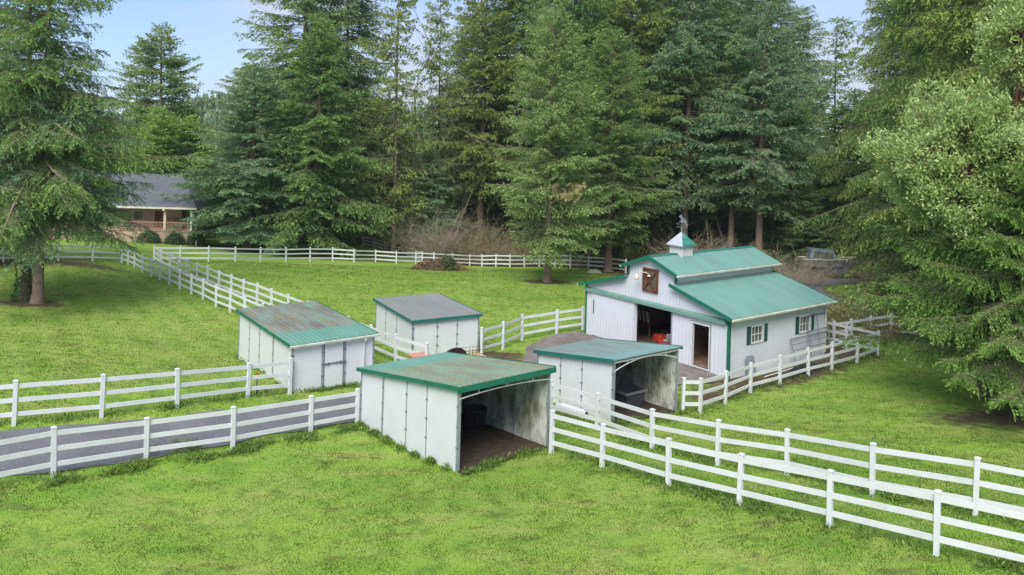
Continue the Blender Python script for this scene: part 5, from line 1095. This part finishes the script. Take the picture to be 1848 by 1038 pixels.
# ------------------------------------------------------------------ brush pile, brambles, undergrowth, weeds, ivy
g = np.random.default_rng(77)
def pile():
    n = 3800; a = g.random(n) * 6.283; q = np.sqrt(g.random(n)); x = np.cos(a) * q * 2.9; y = np.sin(a) * q * 1.2; h = (1 - q ** 2) * (1.25 + .3 * np.sin(x * 2))
    P = np.column_stack([x, y, h * g.uniform(.5, 1.0, n)]); return P
P = pile(); r = empty('brush_pile', (-6.9, 76.6, gz(-6.9, 76.6)), 0, label='heap of cut brush with yellow and rusty leaves before the back fence', cat='brush pile')
for nm, sl_, mm in (('rusty_leaves', P[:1300], mat('rusty leaves', (.24, .13, .06), .9, .1, var=(.30, .22, .06), scale=1.2, island=.5)), ('green_leaves', P[(P[:, 0] > .3) & (P[:, 0] < 1.5)][:650] + [0, -.2, .15], M['shrubleaf']), ('dull_leaves', P[2200:3200], mat('dull brush leaves', (.14, .13, .09), .9, .1, var=(.11, .13, .07), scale=1, island=.5))):
    SV = leafmound(sl_, .22, .11, g); obj(nm, npmesh(nm, SV, np.arange(len(SV)).reshape(-1, 4)), mm, r)
A = P[g.integers(0, len(P), 260)]; B = A + g.normal(0, .55, A.shape) * [1, 1, .35]; V, F = stickmesh(A, B, np.full(260, .02), np.full(260, .008)); obj('cut_branches', npmesh('cut_branches', V, F), M['cane'], r)
pm = MB(); pm.add(*[([(2.5 * c * k, 1.0 * s * k, z) for k, z in ((1, 0), (.75, .55), (.35, .95)) for c, s in [(math.cos(i * .6283), math.sin(i * .6283)) for i in range(10)]] + [(0, 0, 1.05)]), [(l * 10 + i, l * 10 + (i + 1) % 10, (l + 1) * 10 + (i + 1) % 10, (l + 1) * 10 + i) for l in range(2) for i in range(10)] + [(20 + i, 20 + (i + 1) % 10, 30) for i in range(10)]]); pm.build('pile_core', M['dirt'], r)
rk = empty('pale_rock', (px(1080, 77.5), 77.5, gz(8.7, 77.5)), .5, label='pale rock at the foot of the thick flared trunk', cat='rock')
lump('rock_body', mat('pale stone', (.42, .38, .30), .8, .2, var=(.3, .28, .22), scale=4), rk, .75, .5, .4, n=9, seed=4)
def scatter(name, n, region, h, ll, lw, m, label, seed, mask=None, hf=None, kind='stuff'):
    g = np.random.default_rng(seed); x0, x1, y0, y1 = region; x = g.uniform(x0, x1, n); y = g.uniform(y0, y1, n)
    if mask is not None: k = mask(x, y) > g.random(n); x, y = x[k], y[k]
    hh = h(x, y) if callable(h) else np.full(len(x), h)
    P = np.column_stack([x, y, ground(x, y) + hh * g.random(len(x)) ** .6]); SV = leafmound(P, ll, lw, g)
    return obj(name, npmesh(name, SV, np.arange(len(SV)).reshape(-1, 4)), m if not isinstance(m, str) else M[m], kind=kind, label=label)
hb_ = lambda x, y: np.clip(.9 + .6 * np.sin(x * .9 + y * .4) + .5 * np.sin(x * .37 - y * .8 + 1), .15, 2.)
scatter('undergrowth', 62000, (-32, 45, 79, 118), lambda x, y: hb_(x, y) * 1.15, .34, .17, 'under', 'dark tangled undergrowth filling the floor of the woods behind the back fence', 8, mask=lambda x, y: polymask(x, y, [(-14.5, 108), (-10.2, 96), (-8, 92), (-4, 95), (0, 91.5), (5, 91.5), (8, 88), (12, 82), (16, 76), (24, 68), (34, 78), (44, 80), (45, 118), (-30, 118)], 1.0))
BR_ = [(19.2, 45.9), (21.5, 45.6), (24.5, 47.3), (28, 47.0), (32, 45.5), (36, 50), (33, 54), (29.5, 54.0), (25.5, 55.5), (21, 54), (18.4, 50.2)]
scatter('brambles', 62000, (17, 37, 44, 57), lambda x, y: hb_(x * 2, y * 2) * .95 + .25, .17, .09, 'bramble', 'tangle of blackberry brambles over the fence right of the stable', 9, mask=lambda x, y: polymask(x, y, BR_, .5))
scatter('scrub', 22000, (27, 44, 55, 76), lambda x, y: hb_(x * 1.5, y * 1.5) * .9 + .1, .2, .1, 'under', 'low dark scrub right of the curving asphalt drive', 19, mask=lambda x, y: polymask(x, y, [(31.5, 57.5), (33, 66), (36, 73), (44, 70), (44, 55), (35, 55)], 1))
g = np.random.default_rng(91); n = 900; A = np.column_stack([g.uniform(18.5, 34, n), g.uniform(45.5, 54, n)]); k = polymask(A[:, 0], A[:, 1], BR_, .5) > .5; A = A[k]; A = np.column_stack([A, ground(A[:, 0], A[:, 1]) + g.uniform(.2, 1.1, len(A))]); B = A + g.normal(0, .6, A.shape) * [1, 1, .6]
V, F = stickmesh(A, B, np.full(len(A), .012), np.full(len(A), .006)); obj('bramble_canes', npmesh('bramble_canes', V, F), M['cane'], kind='stuff', label='reddish bare bramble canes arching through the bramble tangle')
# ivy on the left trunk
n = 1500; a = g.random(n) * 6.283; z = 3.4 * g.random(n) ** 1.6; rr = .5 + .25 * np.exp(-z / .5) + .12 * g.random(n); P = np.column_stack([rr * np.cos(a), rr * np.sin(a), z]); SV = leafmound(P, .13, .11, g)
o = obj('ivy', npmesh('ivy', SV, np.arange(len(SV)).reshape(-1, 4)), M['shrubleaf'], label='ivy climbing the darker of the two left trunks', cat='ivy'); o.location = (-31.25, 49.5, gz(-31.25, 49.5))
# dead tan branch hanging from the paddock fir
V, F = twigs(88, 5, 3.2, .5, 3, .03, 2.5, .1); 
SVd = sprays(V[::2] , g.normal(0, .5, V[::2].shape) + [0, 0, -1.2], .34, .028, g); 
o = obj('dead_branch', npmesh('dead_branch', np.concatenate([V, SVd]), np.concatenate([F, len(V) + np.arange(len(SVd)).reshape(-1, 4)])), M['deadtwig']); o.parent = [x for x in bpy.data.objects if 'brown leaf ring' in x.get('label', '')][0]; o.location = (.15, -1.2, 7.2); o.rotation_euler = (0, 1.15, 0)
# ------------------------------------------------------------------ weeds along walls and posts, lawn grass
def along(pts, n, wdt, g):
    p = np.array(pts)[:, :2]; seg = np.linalg.norm(np.diff(p, axis=0), axis=1); c = np.concatenate([[0], np.cumsum(seg)]); s = g.random(n) * c[-1]; s += .25 * np.sin(s * 2.1)
    x = np.interp(s, c, p[:, 0]); y = np.interp(s, c, p[:, 1]); return x + g.normal(0, wdt, n), y + g.normal(0, wdt, n)
def weeds(name, lines, m, label, ll, lw, h):
    X = []; Y = []
    for pts, n, wdt in lines: x, y = along(pts, n, wdt, g); X.append(x); Y.append(y)
    x = np.concatenate(X); y = np.concatenate(Y); cl = np.sin(x * 2.7 + y * 1.9) + np.sin(x * 5.3 - y * 4.1) * .7; k = cl > g.uniform(-1.2, 1.0, len(x)); x, y = x[k], y[k]
    P = np.column_stack([x, y, ground(x, y) + h * g.random(len(x)) ** 2]); D = g.normal(0, .7, P.shape); D[:, 2] = g.uniform(.2, 1.4, len(x)); SV = sprays(P, D, ll * g.uniform(.5, 1.3, len(x)), lw * g.uniform(.6, 1.3, len(x)), g, .5, .1)
    obj(name, npmesh(name, SV, np.arange(len(SV)).reshape(-1, 4)), M[m], kind='stuff', label=label)
def shedside(P, u0, v0, u1, v1):
    X, Y, yaw = P[:3]; c, s = math.cos(yaw), math.sin(yaw); f = lambda u, v: (X + c * u - s * v, Y + s * u + c * v); return [f(u0, v0), f(u1, v1)]
LF_ = [(p[0] + .15, p[1] - .35) for p in FENCES['left front']]
weeds('weeds', [(shedside(S3, -.12, 0, -.12, 6.6), 5200, .09), (shedside(S3, -.1, -.35, 3.8, -.25), 1500, .14), (LF_, 6000, .2), (shedside(S1, -.12, 0, -.12, 6.8), 900, .08), (shedside(S1, 0, -.1, 3.7, -.1), 1200, .08), (FENCES['near right front'], 4200, .22), (FENCES['near right rear'], 3600, .2), (FENCES['left rear'], 2000, .12), ([(-11.6, 25.6), (-10.6, 26.1)], 500, .22),
    (shedside(S4, -.1, -.2, 3.8, -.4), 1200, .12), (FENCES['barn side'], 2600, .18)], 'weed', 'weeds and longer grass along shed walls and fence lines', .17, .035, .12)
weeds('leafy_weeds', [(LF_[2:], 1300, .13), (shedside(S3, -.2, 1.5, -.2, 6.4), 300, .1), (FENCES['near right front'][2:6], 500, .35), (shedside(S4, -.3, -.6, 3.6, -.8), 700, .3)], 'weed', 'darker broad leaved weeds at the fence and shed foot', .13, .07, .12)
# grass blades over the nearer lawn
def lawn():
    g = np.random.default_rng(123); n = 800000; r = 12.5 * np.exp(g.random(n) ** .9 * math.log(80 / 12.5))
    a = np.radians(g.uniform(-41, 41, n)); x = r * np.sin(a); y = r * np.cos(a)
    ok = (polymask(x, y, DRIVE, .2) < .5) & (polymask(x, y, PAD, .2) < .5) & (litter(x, y) < .55 * g.random(n) + .2)
    for P in (S1, S2, S3, S4):
        c, s = math.cos(P[2]), math.sin(P[2]); u = (x - P[0]) * c + (y - P[1]) * s; v = -(x - P[0]) * s + (y - P[1]) * c; ok &= ~((u > -.05) & (u < P[3] + .05) & (v > -.05) & (v < P[4] + .05))
    u = (x - BA.x) * BU.x + (y - BA.y) * BU.y; v = (x - BA.x) * BV.x + (y - BA.y) * BV.y; ok &= ~((u > -.05) & (u < BW + .05) & (v > -.05) & (v < BD + .05))
    x, y = x[ok], y[ok]; r = r[ok]; n = len(x); z = ground(x, y) - .01
    cl = .5 + .5 * np.sin(x * 3.1 + np.sin(y * 2.3) * 2) * np.sin(y * 2.7 + np.sin(x * 1.9) * 2); h = (.03 + .045 * cl * g.random(n)) * (1 + (r - 13) / 160); wd = .010 * (1 + (r - 13) / 28)
    d = np.column_stack([g.normal(0, .55, n), g.normal(0, .55, n), np.ones(n)]); d = unit(d); s = unit(np.column_stack([g.normal(0, 1, n), g.normal(0, 1, n), np.zeros(n)]))
    P = np.column_stack([x, y, z]); V = np.stack([P - s * wd[:, None], P + s * wd[:, None], P + d * h[:, None]], 1).reshape(-1, 3)
    return npmesh('grass', V, np.arange(len(V)).reshape(-1, 3), 3)
gm2 = ground_mat(True)
obj('grass', lawn(), gm2, kind='stuff', label='short mown grass over the nearer lawns')

# ------------------------------------------------------------------ haze
HZ = 0.00022
if HZ:
    mb = MB(); mb.box((-900, -380, -8), (900, 950, 75)); hm_ = bpy.data.materials.new('haze'); hm_.use_nodes = True; nt = hm_.node_tree
    for n in list(nt.nodes): nt.nodes.remove(n)
    o_ = nt.nodes.new('ShaderNodeOutputMaterial'); v_ = nt.nodes.new('ShaderNodeVolumePrincipled'); v_.inputs['Color'].default_value = (.72, .84, 1, 1); v_.inputs['Density'].default_value = HZ; v_.inputs['Anisotropy'].default_value = .2
    nt.links.new(v_.outputs[0], o_.inputs['Volume']); mb.build('haze', hm_, kind='stuff', label='thin bluish haze in the air over the whole place')
